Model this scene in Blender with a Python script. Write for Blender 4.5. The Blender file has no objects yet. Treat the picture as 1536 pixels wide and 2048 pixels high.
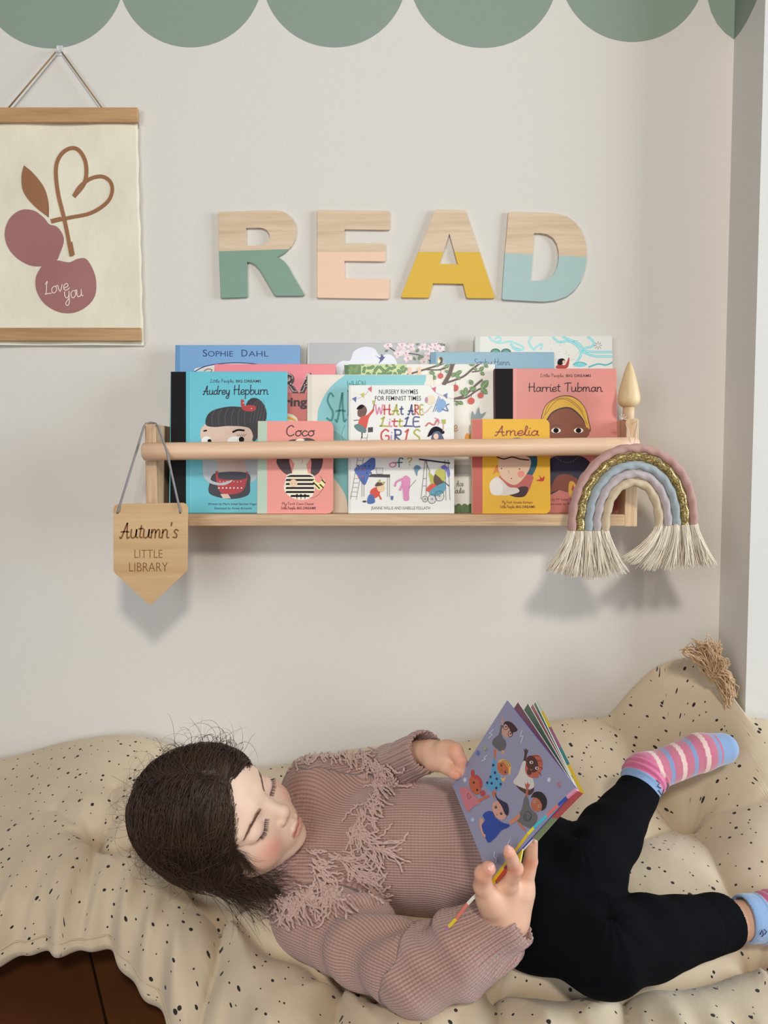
import bpy, bmesh, math, random
import numpy as np
from mathutils import Vector, Matrix, Euler

# ------------------------------------------------------------ camera, light, exposure
SC = bpy.context.scene
F_PX, W_PX, H_PX = 1538.0, 1536, 2048
PITCH = math.radians(3.4)
CAM = Vector((0, 0, 0.90))
cam_d = bpy.data.cameras.new('camera'); cam = bpy.data.objects.new('camera', cam_d)
SC.collection.objects.link(cam); SC.camera = cam
cam_d.sensor_fit = 'VERTICAL'; cam_d.sensor_height = 36; cam_d.lens = 36*F_PX/H_PX
cam_d.clip_start = 0.02
cam.location = CAM; cam.rotation_euler = (math.pi/2 - PITCH, 0, 0)
SC.view_settings.view_transform = 'Standard'; SC.view_settings.look = 'None'
SC.view_settings.exposure = 0.0; SC.view_settings.gamma = 1; SC.view_settings.use_curve_mapping = False
world = bpy.data.worlds.new('room_daylight'); SC.world = world; world.use_nodes = True
wb = world.node_tree.nodes['Background']; wb.inputs[0].default_value = (0.98, 0.97, 0.97, 1); wb.inputs[1].default_value = 0.09
def area(name, loc, aim, sx, sy, power, col):
    d = bpy.data.lights.new(name, 'AREA'); d.shape = 'RECTANGLE'; d.size = sx; d.size_y = sy
    d.energy = power; d.color = col
    o = bpy.data.objects.new(name, d); SC.collection.objects.link(o)
    o.location = loc; o.rotation_euler = (Vector(aim)-Vector(loc)).to_track_quat('-Z', 'Y').to_euler(); return o
area('window_light', (0.28, -1.2, 2.08), (0.0, 1.40, 0.90), 0.26, 0.26, 31, (1.0, 0.95, 0.86))
area('side_window_light', (3.2, 0.25, 1.4), (0.0, 1.2, 0.8), 1.4, 1.5, 96, (0.78, 0.90, 1.0))
area('left_fill_light', (-1.2, -1.5, 1.1), (-0.5, 1.3, 0.7), 1.5, 1.3, 31, (0.86, 0.93, 1.0))  # added soft fill to brighten the left of the wall, no actual lamp there

WALL_Y = 1.45; FZ = 0.13                        # wall plane, floor height
random.seed(7); RNG = np.random.default_rng(7)

# ------------------------------------------------------------ projection helpers (photo pixel -> point at a real distance)
_cp, _sp = math.cos(PITCH), math.sin(PITCH)
def ray(px, py):
    cx, cy = (px-768)/F_PX, (1024-py)/F_PX
    return Vector((cx, _cp + cy*_sp, -_sp + cy*_cp))
def P(px, py, d):
    r = ray(px, py); return CAM + r*(d/r.y)
def Pz(px, py, z):
    r = ray(px, py); return CAM + r*((z-CAM.z)/r.z)

# ------------------------------------------------------------ colours and materials
def lin(v):
    v = v/255.0
    return v/12.92 if v <= 0.04045 else ((v+0.055)/1.055)**2.4
GAIN = 1.14
def col(rgb, g=GAIN): return tuple(min(0.92, lin(c)*g) for c in rgb)+(1,)
_mats = {}
def nodes(m):
    m.use_nodes = True; nt = m.node_tree
    return nt, nt.nodes['Principled BSDF']
def N(nt, t, **kw):
    n = nt.nodes.new(t)
    for k, v in kw.items(): setattr(n, k, v)
    return n
def mathn(nt, op, a, b=None, c=None):
    n = N(nt, 'ShaderNodeMath', operation=op)
    for i, v in enumerate((a, b, c)):
        if v is None: continue
        if isinstance(v, (int, float)): n.inputs[i].default_value = v
        else: nt.links.new(v, n.inputs[i])
    return n.outputs[0]
def mixc(nt, f, a, b):
    n = N(nt, 'ShaderNodeMix', data_type='RGBA')
    for i, v in ((0, f), (6, a), (7, b)):
        if isinstance(v, (int, float, tuple)): n.inputs[i].default_value = v
        else: nt.links.new(v, n.inputs[i])
    return n.outputs[2]
def paint(rgb, rough=0.45, var=0.05, bump=0.0, scale=60, spec=0.4, name=None, g=GAIN, sheen=0, bd=0.001, metal=0):
    key = (rgb, rough, var, bump, scale, spec, g, sheen, bd, metal)
    if key in _mats: return _mats[key]
    if sum(rgb) < 90: spec *= .35; rough = max(rough, .6)
    m = bpy.data.materials.new(name or 'paint_%d_%d_%d' % rgb); nt, b = nodes(m)
    c = col(rgb, g)
    tc = N(nt, 'ShaderNodeTexCoord'); no = N(nt, 'ShaderNodeTexNoise'); no.inputs['Scale'].default_value = scale; no.inputs['Detail'].default_value = 6
    nt.links.new(tc.outputs['Object'], no.inputs['Vector'])
    c2 = tuple(x*(1-var*2) for x in c[:3])+(1,)
    nt.links.new(mixc(nt, no.outputs[0], c, c2), b.inputs['Base Color'])
    b.inputs['Roughness'].default_value = rough; b.inputs['Specular IOR Level'].default_value = spec; b.inputs['Metallic'].default_value = metal
    if sheen: b.inputs['Sheen Weight'].default_value = sheen
    if bump:
        bp = N(nt, 'ShaderNodeBump'); bp.inputs['Strength'].default_value = bump; bp.inputs['Distance'].default_value = bd
        nt.links.new(no.outputs[0], bp.inputs['Height']); nt.links.new(bp.outputs[0], b.inputs['Normal'])
    _mats[key] = m; return m
def wood(rgb, rgb2, axis='X', scale=1.0, rough=0.5, name='wood', split=None):
    """grain runs along axis; split=(rgb_paint, z_at_x0, slope) paints everything below a line (object space)"""
    m = bpy.data.materials.new(name); nt, b = nodes(m)
    tc = N(nt, 'ShaderNodeTexCoord'); mp = N(nt, 'ShaderNodeMapping')
    s = {'X': (3, 60, 60), 'Z': (60, 60, 3), 'Y': (60, 3, 60)}[axis]
    mp.inputs['Scale'].default_value = tuple(v*scale for v in s)
    nt.links.new(tc.outputs['Object'], mp.inputs['Vector'])
    n1 = N(nt, 'ShaderNodeTexNoise'); n1.inputs['Scale'].default_value = 1.0; n1.inputs['Detail'].default_value = 8; n1.inputs['Distortion'].default_value = 0.6
    n2 = N(nt, 'ShaderNodeTexNoise'); n2.inputs['Scale'].default_value = 7.0; n2.inputs['Detail'].default_value = 4
    nt.links.new(mp.outputs[0], n1.inputs['Vector']); nt.links.new(mp.outputs[0], n2.inputs['Vector'])
    f = mathn(nt, 'ADD', mathn(nt, 'MULTIPLY', n1.outputs[0], 0.75), mathn(nt, 'MULTIPLY', n2.outputs[0], 0.35))
    r = N(nt, 'ShaderNodeValToRGB'); r.color_ramp.elements[0].position = 0.38; r.color_ramp.elements[1].position = 0.68
    r.color_ramp.elements[0].color = col(rgb2); r.color_ramp.elements[1].color = col(rgb); nt.links.new(f, r.inputs[0])
    out = r.outputs[0]
    if split:
        sx = N(nt, 'ShaderNodeSeparateXYZ'); nt.links.new(tc.outputs['Object'], sx.inputs[0])
        line = mathn(nt, 'ADD', mathn(nt, 'MULTIPLY', sx.outputs[0], split[2]), split[1])
        below = mathn(nt, 'LESS_THAN', sx.outputs[2], line)
        pc = mixc(nt, mathn(nt, 'MULTIPLY', f, 0.35), col(split[0]), tuple(x*0.8 for x in col(split[0])[:3])+(1,))
        out = mixc(nt, below, out, pc)
    nt.links.new(out, b.inputs['Base Color']); b.inputs['Roughness'].default_value = rough
    bp = N(nt, 'ShaderNodeBump'); bp.inputs['Strength'].default_value = 0.15; bp.inputs['Distance'].default_value = 0.0006
    nt.links.new(f, bp.inputs['Height']); nt.links.new(bp.outputs[0], b.inputs['Normal'])
    return m

# ------------------------------------------------------------ object helpers
def link(o, parent=None):
    SC.collection.objects.link(o)
    if parent is not None: o.parent = parent
    return o
def tag(o, label=None, cat=None, group=None, kind=None):
    for k, v in (('label', label), ('category', cat), ('group', group), ('kind', kind)):
        if v: o[k] = v
    return o
def thing(name, label, cat, loc=(0, 0, 0), rot=(0, 0, 0), group=None):
    o = bpy.data.objects.new(name, None); o.empty_display_size = 0.03
    o.location = loc; o.rotation_euler = rot; link(o); tag(o, label, cat, group)
    return o
def mesh_obj(name, verts, faces, mats, parent=None, fm=None, smooth=False):
    me = bpy.data.meshes.new(name); me.from_pydata([tuple(v) for v in verts], [], faces)
    for m in (mats if isinstance(mats, (list, tuple)) else [mats]): me.materials.append(m)
    if fm is not None: me.polygons.foreach_set('material_index', np.array(fm, dtype=np.int32))
    if smooth: me.polygons.foreach_set('use_smooth', np.ones(len(me.polygons), dtype=bool))
    me.update(); return link(bpy.data.objects.new(name, me), parent)
def bm_obj(name, bm, mats, parent=None, smooth=False):
    me = bpy.data.meshes.new(name); bm.normal_update(); bm.to_mesh(me); bm.free()
    for m in (mats if isinstance(mats, (list, tuple)) else [mats]): me.materials.append(m)
    if smooth: me.polygons.foreach_set('use_smooth', np.ones(len(me.polygons), dtype=bool))
    return link(bpy.data.objects.new(name, me), parent)
def box_bm(x0, x1, y0, y1, z0, z1, bev=0.001, seg=2, bm=None):
    b = bm or bmesh.new()
    r = bmesh.ops.create_cube(b, size=1.0)
    for v in r['verts']:
        v.co = ((x0+x1)/2+v.co.x*(x1-x0), (y0+y1)/2+v.co.y*(y1-y0), (z0+z1)/2+v.co.z*(z1-z0))
    if bev:
        es = list({e for v in r['verts'] for e in v.link_edges})
        bmesh.ops.bevel(b, geom=es, offset=bev, segments=seg, affect='EDGES', profile=0.5)
    return b
def catmull(pts, closed=False, n=6):
    pts = [np.array(p, float) for p in pts]; out = []; L = len(pts)
    if L < 3: return pts
    rng = range(L) if closed else range(L-1)
    for i in rng:
        if closed: p0, p1, p2, p3 = pts[i-1], pts[i], pts[(i+1) % L], pts[(i+2) % L]
        else: p0, p1, p2, p3 = pts[max(i-1, 0)], pts[i], pts[i+1], pts[min(i+2, L-1)]
        for k in range(n):
            t = k/n
            out.append(0.5*((2*p1)+(-p0+p2)*t+(2*p0-5*p1+4*p2-p3)*t*t+(-p0+3*p1-3*p2+p3)*t**3))
    if not closed: out.append(pts[-1])
    return out
class MB:
    def __init__(s): s.v = []; s.f = []; s.m = []; s.n = 0
    def add(s, v, f, m=0):
        s.v.extend([tuple(x) for x in v]); s.f.extend([tuple(i+s.n for i in q) for q in f]); s.m.extend([m]*len(f)); s.n = len(s.v)
    def tube(s, pts, rad, seg=8, m=0, cap=True, prof=None):
        pts = [np.array(p, float) for p in pts]; n = len(pts)
        if isinstance(rad, (int, float)): rad = [rad]*n
        T = [pts[min(i+1, n-1)]-pts[max(i-1, 0)] for i in range(n)]
        T = [t/(np.linalg.norm(t)+1e-12) for t in T]
        a = np.array([0, 0, 1.0]) if abs(T[0][2]) < 0.9 else np.array([1.0, 0, 0])
        u = np.cross(T[0], a); u /= np.linalg.norm(u); V = []
        s_ = 0
        for i in range(n):
            if i: s_ += np.linalg.norm(pts[i]-pts[i-1])
            u = u - T[i]*np.dot(u, T[i]); u /= np.linalg.norm(u)+1e-12; w = np.cross(T[i], u)
            for k in range(seg):
                th = 2*math.pi*k/seg; r = rad[i]*(prof(th, s_) if prof else 1)
                V.append(pts[i]+(u*math.cos(th)+w*math.sin(th))*r)
        Fc = [(i*seg+k, i*seg+(k+1) % seg, (i+1)*seg+(k+1) % seg, (i+1)*seg+k) for i in range(n-1) for k in range(seg)]
        if cap: Fc += [tuple(range(seg))[::-1], tuple((n-1)*seg+k for k in range(seg))]
        s.add(V, Fc, m)
    def build(s, name, mats, parent=None, smooth=True):
        return mesh_obj(name, s.v, s.f, mats, parent, s.m, smooth)
def lathe(name, prof, mat, parent=None, loc=(0, 0, 0), seg=40):
    V = []; Fc = []
    for r, z in prof:
        for k in range(seg):
            a = 2*math.pi*k/seg; V.append((loc[0]+r*math.cos(a), loc[1]+r*math.sin(a), loc[2]+z))
    for i in range(len(prof)-1):
        for k in range(seg): Fc.append((i*seg+k, i*seg+(k+1) % seg, (i+1)*seg+(k+1) % seg, (i+1)*seg+k))
    Fc += [tuple(range(seg))[::-1], tuple((len(prof)-1)*seg+k for k in range(seg))]
    return mesh_obj(name, V, Fc, mat, parent, smooth=True)
def curve2d(loops, extrude, bevel=0.0):
    """closed 2D loops (first outer, then holes) -> verts, faces of an extruded plate (x, y, thickness in z)"""
    c = bpy.data.curves.new('tmp', 'CURVE'); c.dimensions = '2D'; c.fill_mode = 'BOTH'; c.extrude = extrude; c.bevel_depth = bevel; c.bevel_resolution = 1
    for L in loops:
        s = c.splines.new('POLY'); s.points.add(len(L)-1); s.use_cyclic_u = True
        for p, q in zip(s.points, L): p.co = (q[0], q[1], 0, 1)
    o = bpy.data.objects.new('tmp', c); SC.collection.objects.link(o)
    me = bpy.data.meshes.new_from_object(o)
    V = [tuple(v.co) for v in me.vertices]; Fc = [tuple(p.vertices) for p in me.polygons]
    bpy.data.objects.remove(o); bpy.data.curves.remove(c); bpy.data.meshes.remove(me); return V, Fc
_tc = {}
def text_geo(s, bold=0.0, shear=0.0, space=1.0):
    k = (s, bold, shear, space)
    if k in _tc: return _tc[k]
    c = bpy.data.curves.new('tmp', 'FONT'); c.body = s; c.size = 1.0; c.offset = bold; c.shear = shear; c.space_character = space; c.resolution_u = 4
    o = bpy.data.objects.new('tmp', c); SC.collection.objects.link(o)
    bpy.context.view_layer.update()
    me = bpy.data.meshes.new_from_object(o)
    V = np.array([tuple(v.co)[:2] for v in me.vertices]); Fc = [tuple(p.vertices) for p in me.polygons]
    bpy.data.objects.remove(o); bpy.data.curves.remove(c); bpy.data.meshes.remove(me)
    _tc[k] = (V, Fc); return _tc[k]
# single-stroke handwriting: x-height 1, ascenders 2, descenders -1
GL = {
'a': (1.15, ['.85,.75 .5,1 .12,.6 .15,.15 .45,0 .8,.35 .9,.95', '.9,.95 .88,.2 1.15,.05']),
'b': (1.05, ['.15,2 .12,.9 .15,.1 .5,0 .9,.35 .8,.85 .45,.95 .15,.6']),
'c': (.95, ['.85,.8 .5,1 .12,.6 .15,.15 .5,0 .95,.25']),
'd': (1.2, ['.85,.7 .5,1 .12,.6 .15,.15 .5,0 .85,.35', '1.0,2 .88,.9 .9,.2 1.15,.05']),
'e': (1.0, ['.1,.4 .75,.55 .75,.9 .45,1 .12,.65 .15,.15 .5,0 1,.25']),
'f': (.8, ['.8,1.8 .5,2 .3,1.6 .3,0', '0,1 .7,1']),
'h': (1.1, ['.15,2 .12,0', '.12,.6 .5,1 .8,.8 .85,0 1.05,.05']),
'i': (.45, ['.15,1 .15,.1 .45,.05', '.2,1.45 .22,1.5']),
'k': (1.0, ['.15,2 .12,0', '.8,1 .15,.45 .85,0']),
'l': (.5, ['.0,.3 .35,1.5 .25,2 .1,1.6 .15,.2 .5,.05']),
'm': (1.6, ['.1,1 .12,0', '.12,.6 .4,1 .65,.8 .68,0', '.68,.6 .98,1 1.25,.8 1.28,.1 1.55,.05']),
'n': (1.1, ['.1,1 .12,0', '.12,.6 .45,1 .75,.8 .8,.1 1.1,.05']),
'o': (1.0, ['.5,1 .12,.7 .15,.15 .5,0 .88,.35 .8,.85 .5,1 .75,.95 1,1']),
'p': (1.05, ['.1,1 .12,-.9', '.12,.7 .5,1 .9,.6 .75,.1 .4,0 .12,.2']),
'r': (.8, ['.1,1 .14,0', '.14,.5 .4,.95 .75,.9']),
's': (.85, ['.75,.85 .45,1 .2,.75 .6,.4 .55,.05 .1,.1']),
't': (.7, ['.35,1.6 .28,.2 .65,.05', '0,1.1 .65,1.15']),
'u': (1.15, ['.1,1 .12,.2 .45,0 .8,.3 .85,1', '.85,1 .88,.15 1.15,.05']),
'v': (.95, ['.1,1 .4,0 .85,1']),
'y': (1.1, ['.1,1 .15,.4 .45,.1 .8,.4 .88,1', '.88,1 .8,-.6 .45,-.95 .2,-.6 .9,.1']),
'A': (1.6, ['.1,.1 .35,.0 .8,1.4 1.0,2', '1.0,2 1.05,1 1.2,0 1.5,.1', '.2,.7 .9,.75 1.35,.7']),
'C': (1.4, ['1.2,1.7 .8,2 .2,1.4 .15,.5 .6,0 1.25,.3']),
'H': (1.5, ['.2,1.9 .18,0', '1.15,2 1.12,.1 1.4,.05', '.0,.95 .7,1.05 1.3,1.0']),
'L': (1.2, ['.3,1.6 .7,2 .55,1.5 .35,.3 .1,.1 .4,.1 1.2,.05']),
'T': (1.3, ['0,1.75 .6,1.95 1.3,1.9', '.65,1.95 .6,0']),
'B': (1.2, ['.2,2 .18,0', '.1,1.95 .8,1.9 .8,1.2 .25,1.05 .95,.8 .9,.1 .1,0']),
'D': (1.3, ['.2,2 .18,0', '.1,2 .9,1.7 1.1,.9 .8,.2 .1,0']),
'E': (1.1, ['.9,1.95 .2,1.9 .18,.05 .95,0', '.2,1.05 .8,1.1']),
'F': (1.05, ['.95,1.95 .2,1.9 .18,0', '.2,1.05 .75,1.1']),
'G': (1.3, ['1.1,1.7 .7,2 .2,1.4 .2,.5 .65,0 1.1,.3 1.1,.9 .7,.95']),
'I': (.45, ['.2,1.95 .2,0']), 'J': (.9, ['.7,2 .7,.4 .4,0 .1,.3']),
'M': (1.5, ['.1,0 .25,2 .7,.7 1.15,2 1.3,0']), 'N': (1.3, ['.15,0 .2,2 .95,.05 1.0,2']),
'O': (1.3, ['.65,2 .15,1.4 .2,.4 .65,0 1.1,.5 1.1,1.5 .65,2']),
'P': (1.1, ['.2,2 .18,0', '.1,1.95 .85,1.85 .85,1.1 .2,.95']),
'R': (1.2, ['.2,2 .18,0', '.1,1.95 .85,1.85 .85,1.15 .2,1.0 1.0,0']),
'S': (1.1, ['.95,1.75 .55,2 .2,1.5 .5,1.05 .9,.6 .7,.05 .1,.2']),
'U': (1.2, ['.15,2 .15,.5 .55,0 .95,.5 1,2']), 'W': (1.6, ['.1,2 .4,0 .8,1.5 1.15,0 1.45,2']),
'Y': (1.1, ['.1,2 .55,1.1 1,2', '.55,1.1 .5,0']), 'V': (1.1, ['.1,2 .5,0 1,2']), 'X': (1.1, ['.1,2 1,0', '1,2 .1,0']),
"'": (.5, ['.2,2.1 .15,1.6']), ' ': (.6, []), ',': (.4, ['.2,.1 .1,-.3']), '.': (.4, ['.15,.05 .2,.0']), '?': (1.0, ['.15,1.6 .5,2 .9,1.6 .5,.9 .5,.6', '.5,.1 .5,.02']),
}
class Art:
    """flat printed artwork laid layer on layer on a plate; points given as photo pixels, mapped by f(px,py)->(x,z) on the plate"""
    def __init__(s, f, step=0.000009): s.f = f; s.v = []; s.fc = []; s.fm = []; s.mats = []; s.y = 0; s.step = step; s.rough = 0.4
    def mi(s, rgb):
        m = paint(rgb, s.rough, 0.03)
        if m not in s.mats: s.mats.append(m)
        return s.mats.index(m)
    def layer(s): s.y -= s.step
    def poly(s, rgb, pts, smooth=False, closed=True, n=5):
        s.layer()
        if smooth: pts = catmull(pts, True, n)
        q = [s.f(p[0], p[1]) for p in pts]; b = len(s.v)
        s.v += [(x, s.y, z) for x, z in q]; s.fc.append(tuple(range(b, b+len(q)))); s.fm.append(s.mi(rgb))
    def blob(s, rgb, pts): s.poly(rgb, pts, True)
    def ell(s, rgb, cx, cy, rx, ry=None, rot=0, n=22):
        ry = ry or rx; c, d = math.cos(rot), math.sin(rot)
        s.poly(rgb, [(cx+rx*math.cos(t)*c-ry*math.sin(t)*d, cy+rx*math.cos(t)*d+ry*math.sin(t)*c) for t in [2*math.pi*k/n for k in range(n)]])
    def line(s, rgb, w, pts, smooth=True, n=5, newlayer=True):
        if newlayer: s.layer()
        if smooth and len(pts) > 2: pts = catmull(pts, False, n)
        pts = [np.array(p, float) for p in pts]; mi = s.mi(rgb); L = []; R = []
        for i, p in enumerate(pts):
            t = pts[min(i+1, len(pts)-1)]-pts[max(i-1, 0)]; t = t/(np.linalg.norm(t)+1e-9); nn = np.array([-t[1], t[0]])*w/2
            if i == 0: p = p-t*w*0.3
            if i == len(pts)-1: p = p+t*w*0.3
            L.append(p+nn); R.append(p-nn)
        b = len(s.v); k = len(L)
        for q in L+R:
            x, z = s.f(q[0], q[1]); s.v.append((x, s.y, z))
        for i in range(k-1): s.fc.append((b+i, b+i+1, b+k+i+1, b+k+i)); s.fm.append(mi)
    def text(s, rgb, st, x, y, h, align='C', width=None, bold=0.0, shear=0.0, rot=0.0, space=1.0):
        """h = cap height in px, (x,y) baseline anchor; width forces the total width"""
        V, Fc = text_geo(st, bold, shear, space)
        if len(V) == 0: return
        s.layer(); x0, x1 = V[:, 0].min(), V[:, 0].max(); sy = h/0.70; sx = (width/(x1-x0)) if width else sy
        off = {'C': -(x0+x1)/2, 'L': -x0, 'R': -x1}[align]; c, d = math.cos(rot), math.sin(rot); b = len(s.v); mi = s.mi(rgb)
        for vx, vy in V:
            a, e = (vx+off)*sx, -vy*sy
            X, Z = s.f(x+a*c-e*d, y+a*d+e*c); s.v.append((X, s.y, Z))
        for q in Fc: s.fc.append(tuple(b+i for i in q)); s.fm.append(mi)
    def hand(s, rgb, st, x, y, xh, w, width=None, align='L', rot=0.0, cols=None, slant=0.0, asc=None):
        tot = sum(GL[c][0] for c in st); sx = (width/tot) if width else xh
        if align == 'C': x -= tot*sx*math.cos(rot)/2; y -= tot*sx*math.sin(rot)/2
        s.layer(); cx = 0; c_, d_ = math.cos(rot), math.sin(rot); ci = 0
        for ch in st:
            adv, strokes = GL[ch]; colr = rgb
            if cols and ch != ' ': colr = cols[ci % len(cols)]; ci += 1
            for sk in strokes:
                pts = []
                for q in sk.split():
                    a, b = map(float, q.split(','))
                    if asc and b > 1: b = 1+(b-1)*asc
                    X = (cx+a+slant*b)*sx; Y = -b*xh; pts.append((x+X*c_-Y*d_, y+X*d_+Y*c_))
                s.line(colr, w, pts, smooth=True, n=4, newlayer=False)
            cx += adv
    def into(s, verts, faces, basemats):
        """append the artwork to a base mesh; returns verts, faces, mats, face material indices"""
        fm0 = [0]*len(faces); b = len(verts); nb = len(basemats)
        V = list(verts)+s.v; Fc = list(faces)+[tuple(b+i for i in q) for q in s.fc]
        return V, Fc, list(basemats)+s.mats, fm0+[nb+i for i in s.fm]

# ------------------------------------------------------------ the room
def wallpaint(rgb, name):
    return paint(rgb, 0.75, 0.02, 0.25, 140, 0.2, name, bd=0.0012)
M_WALL = wallpaint((214, 208, 199), 'matt_wall_paint'); M_WALL2 = wallpaint((214, 210, 204), 'pillar_paint')
GREEN = (136, 150, 136)
XC = P(1452, 700, WALL_Y).x                      # inner corner of the alcove
YR = 1.335                                       # front plane of the chimney breast
def plane_y(Y): 
    return lambda px, py: (P(px, py, Y).x, P(px, py, Y).z)
A = Art(plane_y(WALL_Y), 0.00005); A.rough = 0.7
def scallop(cx, yb, r, yshift=0, clip=None):
    pts = []
    for k in range(49):
        t = math.pi*k/48; pts.append((cx+r*math.cos(t), yb-r+r*math.sin(t)*1.0))
    pts += [(cx-r, -260), (cx+r, -260)]
    if clip: pts = [(min(p[0], clip(p[1])), p[1]) for p in pts]
    A.poly(GREEN, pts)
for cx, yb, r in ((-185, 97, 147), (103, 97, 146), (381, 95, 145), (669, 95, 145), (967, 96, 149), (1265, 84, 146)): scallop(cx, yb, r)
corner = lambda y: 1471-(y-80)*0.0308
cpts = [(corner(-260), -260), (corner(79), 79), (1450, 66), (1434, 48), (1422, 24), (1414, -6), (1411, -50), (1411, -260)]
cw = [P(p[0], p[1], WALL_Y) for p in cpts]
cx_ = XC
A.layer(); b0 = len(A.v); A.v += [(min(q.x, XC), A.y, q.z) for q in cw]; A.fc.append(tuple(range(b0, b0+len(cw)))); A.fm.append(A.mi(GREEN))
bx = [(-1.9, 0, FZ), (XC+0.02, 0, FZ), (XC+0.02, 0, 2.5), (-1.9, 0, 2.5), (-1.9, 0.1, FZ), (XC+0.02, 0.1, FZ), (XC+0.02, 0.1, 2.5), (-1.9, 0.1, 2.5)]
bf = [(0, 1, 2, 3), (5, 4, 7, 6), (4, 0, 3, 7), (3, 2, 6, 7), (4, 5, 1, 0), (1, 5, 6, 2)]
V, Fc, ms, fm = A.into(bx, bf, [M_WALL])
wb_ = mesh_obj('wall_back', V, Fc, ms, None, fm); wb_.location.y = WALL_Y; tag(wb_, kind='structure')
# chimney breast on the right: one block, with the painted scallop running round the corner onto its side
zt = P(1452, 79, WALL_Y).z
side = [(XC-0.0003, WALL_Y-0.0003, zt), (XC-0.0003, YR, P(1540, 20, YR).z+0.15), (XC-0.0003, YR, 2.5), (XC-0.0003, WALL_Y-0.0003, 2.5)]
mid = []
for q in ((1482, 62), (1494, 42), (1505, 20), (1513, 2), (1517, -10)):
    r = ray(*q); t = XC/r.x; mid.append((XC-0.0003, min(WALL_Y-.001, r.y*t), CAM.z+r.z*t))
v = [(XC, YR, FZ), (1.5, YR, FZ), (1.5, YR, 2.5), (XC, YR, 2.5), (XC, WALL_Y+.1, FZ), (1.5, WALL_Y+.1, FZ), (1.5, WALL_Y+.1, 2.5), (XC, WALL_Y+.1, 2.5)]
f = [(0, 1, 2, 3), (5, 4, 7, 6), (4, 0, 3, 7), (3, 2, 6, 7), (4, 5, 1, 0), (1, 5, 6, 2)]
pl = [side[0]]+mid+[(XC-0.0003, mid[-1][1], 2.5), side[3]]
b0 = len(v); v += pl; f.append(tuple(range(b0, b0+len(pl)))[::-1])
tag(mesh_obj('wall_right', v, f, [M_WALL2, paint(GREEN, 0.7, 0.03)], None, [0]*6+[1]), kind='structure')
# floorboards
M_FLOOR = bpy.data.materials.new('oak_floorboards'); nt, b = nodes(M_FLOOR)
tc = N(nt, 'ShaderNodeTexCoord'); mp = N(nt, 'ShaderNodeMapping'); mp.inputs['Rotation'].default_value = (0, 0, math.radians(62))
nt.links.new(tc.outputs['Object'], mp.inputs['Vector'])
br = N(nt, 'ShaderNodeTexBrick'); br.inputs['Scale'].default_value = 1.0; br.inputs['Brick Width'].default_value = 1.4; br.inputs['Row Height'].default_value = 0.14; br.inputs['Mortar Size'].default_value = 0.002
br.inputs['Color1'].default_value = col((120, 72, 38), 1); br.inputs['Color2'].default_value = col((96, 50, 26), 1); br.inputs['Mortar'].default_value = (0.01, 0.006, 0.003, 1)
nt.links.new(mp.outputs[0], br.inputs['Vector'])
no = N(nt, 'ShaderNodeTexNoise'); no.inputs['Scale'].default_value = 9; no.inputs['Detail'].default_value = 8; nt.links.new(mp.outputs[0], no.inputs['Vector'])
nt.links.new(mixc(nt, mathn(nt, 'MULTIPLY', no.outputs[0], 0.6), br.outputs[0], (0.05, 0.02, 0.01, 1)), b.inputs['Base Color']); b.inputs['Roughness'].default_value = 0.35
fl = mesh_obj('floor', [(-2, -2.4, 0), (1.5, -2.4, 0), (1.5, 1.55, 0), (-2, 1.55, 0), (-2, -2.4, -.05), (1.5, -2.4, -.05), (1.5, 1.55, -.05), (-2, 1.55, -.05)],
     [(0, 1, 2, 3), (7, 6, 5, 4), (0, 4, 5, 1), (1, 5, 6, 2), (2, 6, 7, 3), (3, 7, 4, 0)], M_FLOOR); fl.location.z = FZ; tag(fl, kind='structure')
# ------------------------------------------------------------ wall shelf
W_SH = wood((214, 184, 148), (176, 138, 100), 'X', 1.0, 0.5, 'pale_ash_wood')
W_SHZ = wood((214, 184, 148), (176, 138, 100), 'Z', 1.0, 0.5, 'pale_ash_wood_upright')
W_ROD = wood((232, 196, 164), (214, 172, 138), 'X', 0.5, 0.45, 'smooth_beech_dowel')
SH_F = 1.322                                    # front plane of the shelf frame
zb = P(780, 1029, SH_F).z; zb0 = P(780, 1052, SH_F).z
xl0, xl1 = P(291, 950, SH_F).x, P(313, 950, SH_F).x
xr0, xr1 = P(1251, 950, SH_F).x, P(1276, 950, SH_F).x
ztL, ztR = P(300, 848, SH_F).z, P(1262, 838, SH_F).z
sh = thing('wall_shelf', 'pale wooden front-facing book ledge with a round front rail on the white wall', 'shelf', ((xl0+xr1)/2, WALL_Y, zb0))
def rel(o, *p): return Vector(p)-o.location
def relbox(o, x0, x1, y0, y1, z0, z1, bev=0.0012):
    L = o.location; return box_bm(x0-L.x, x1-L.x, y0-L.y, y1-L.y, z0-L.z, z1-L.z, bev)
bm_obj('bottom_board', relbox(sh, xl1, xr0, SH_F, WALL_Y, zb0, zb), W_SH, sh)
bm_obj('side_panel', relbox(sh, xl0, xl1, SH_F, WALL_Y, zb0-.001, ztL), W_SHZ, sh)
bm_obj('side_panel', relbox(sh, xr0, xr1, SH_F, WALL_Y, zb0-.001, ztR), W_SHZ, sh)
mb = MB(); a0, a1 = P(296, 903, 1.306)-sh.location, P(1273, 892, 1.306)-sh.location
a0 = a0-(a1-a0).normalized()*0.006
n = 14; pts = [a0.lerp(a1, i/n) for i in range(n+1)]
dr = (a1-a0).normalized(); R_ = 0.0150
pts = [a0-dr*0.0015, a0-dr*0.0002]+pts+[a1+dr*0.0002, a1+dr*0.0015]
mb.tube(pts, [R_*0.88, R_*0.97]+[R_]*(n+1)+[R_*0.97, R_*0.88], 36)
mb.build('front_rail', W_ROD, sh)

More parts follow.
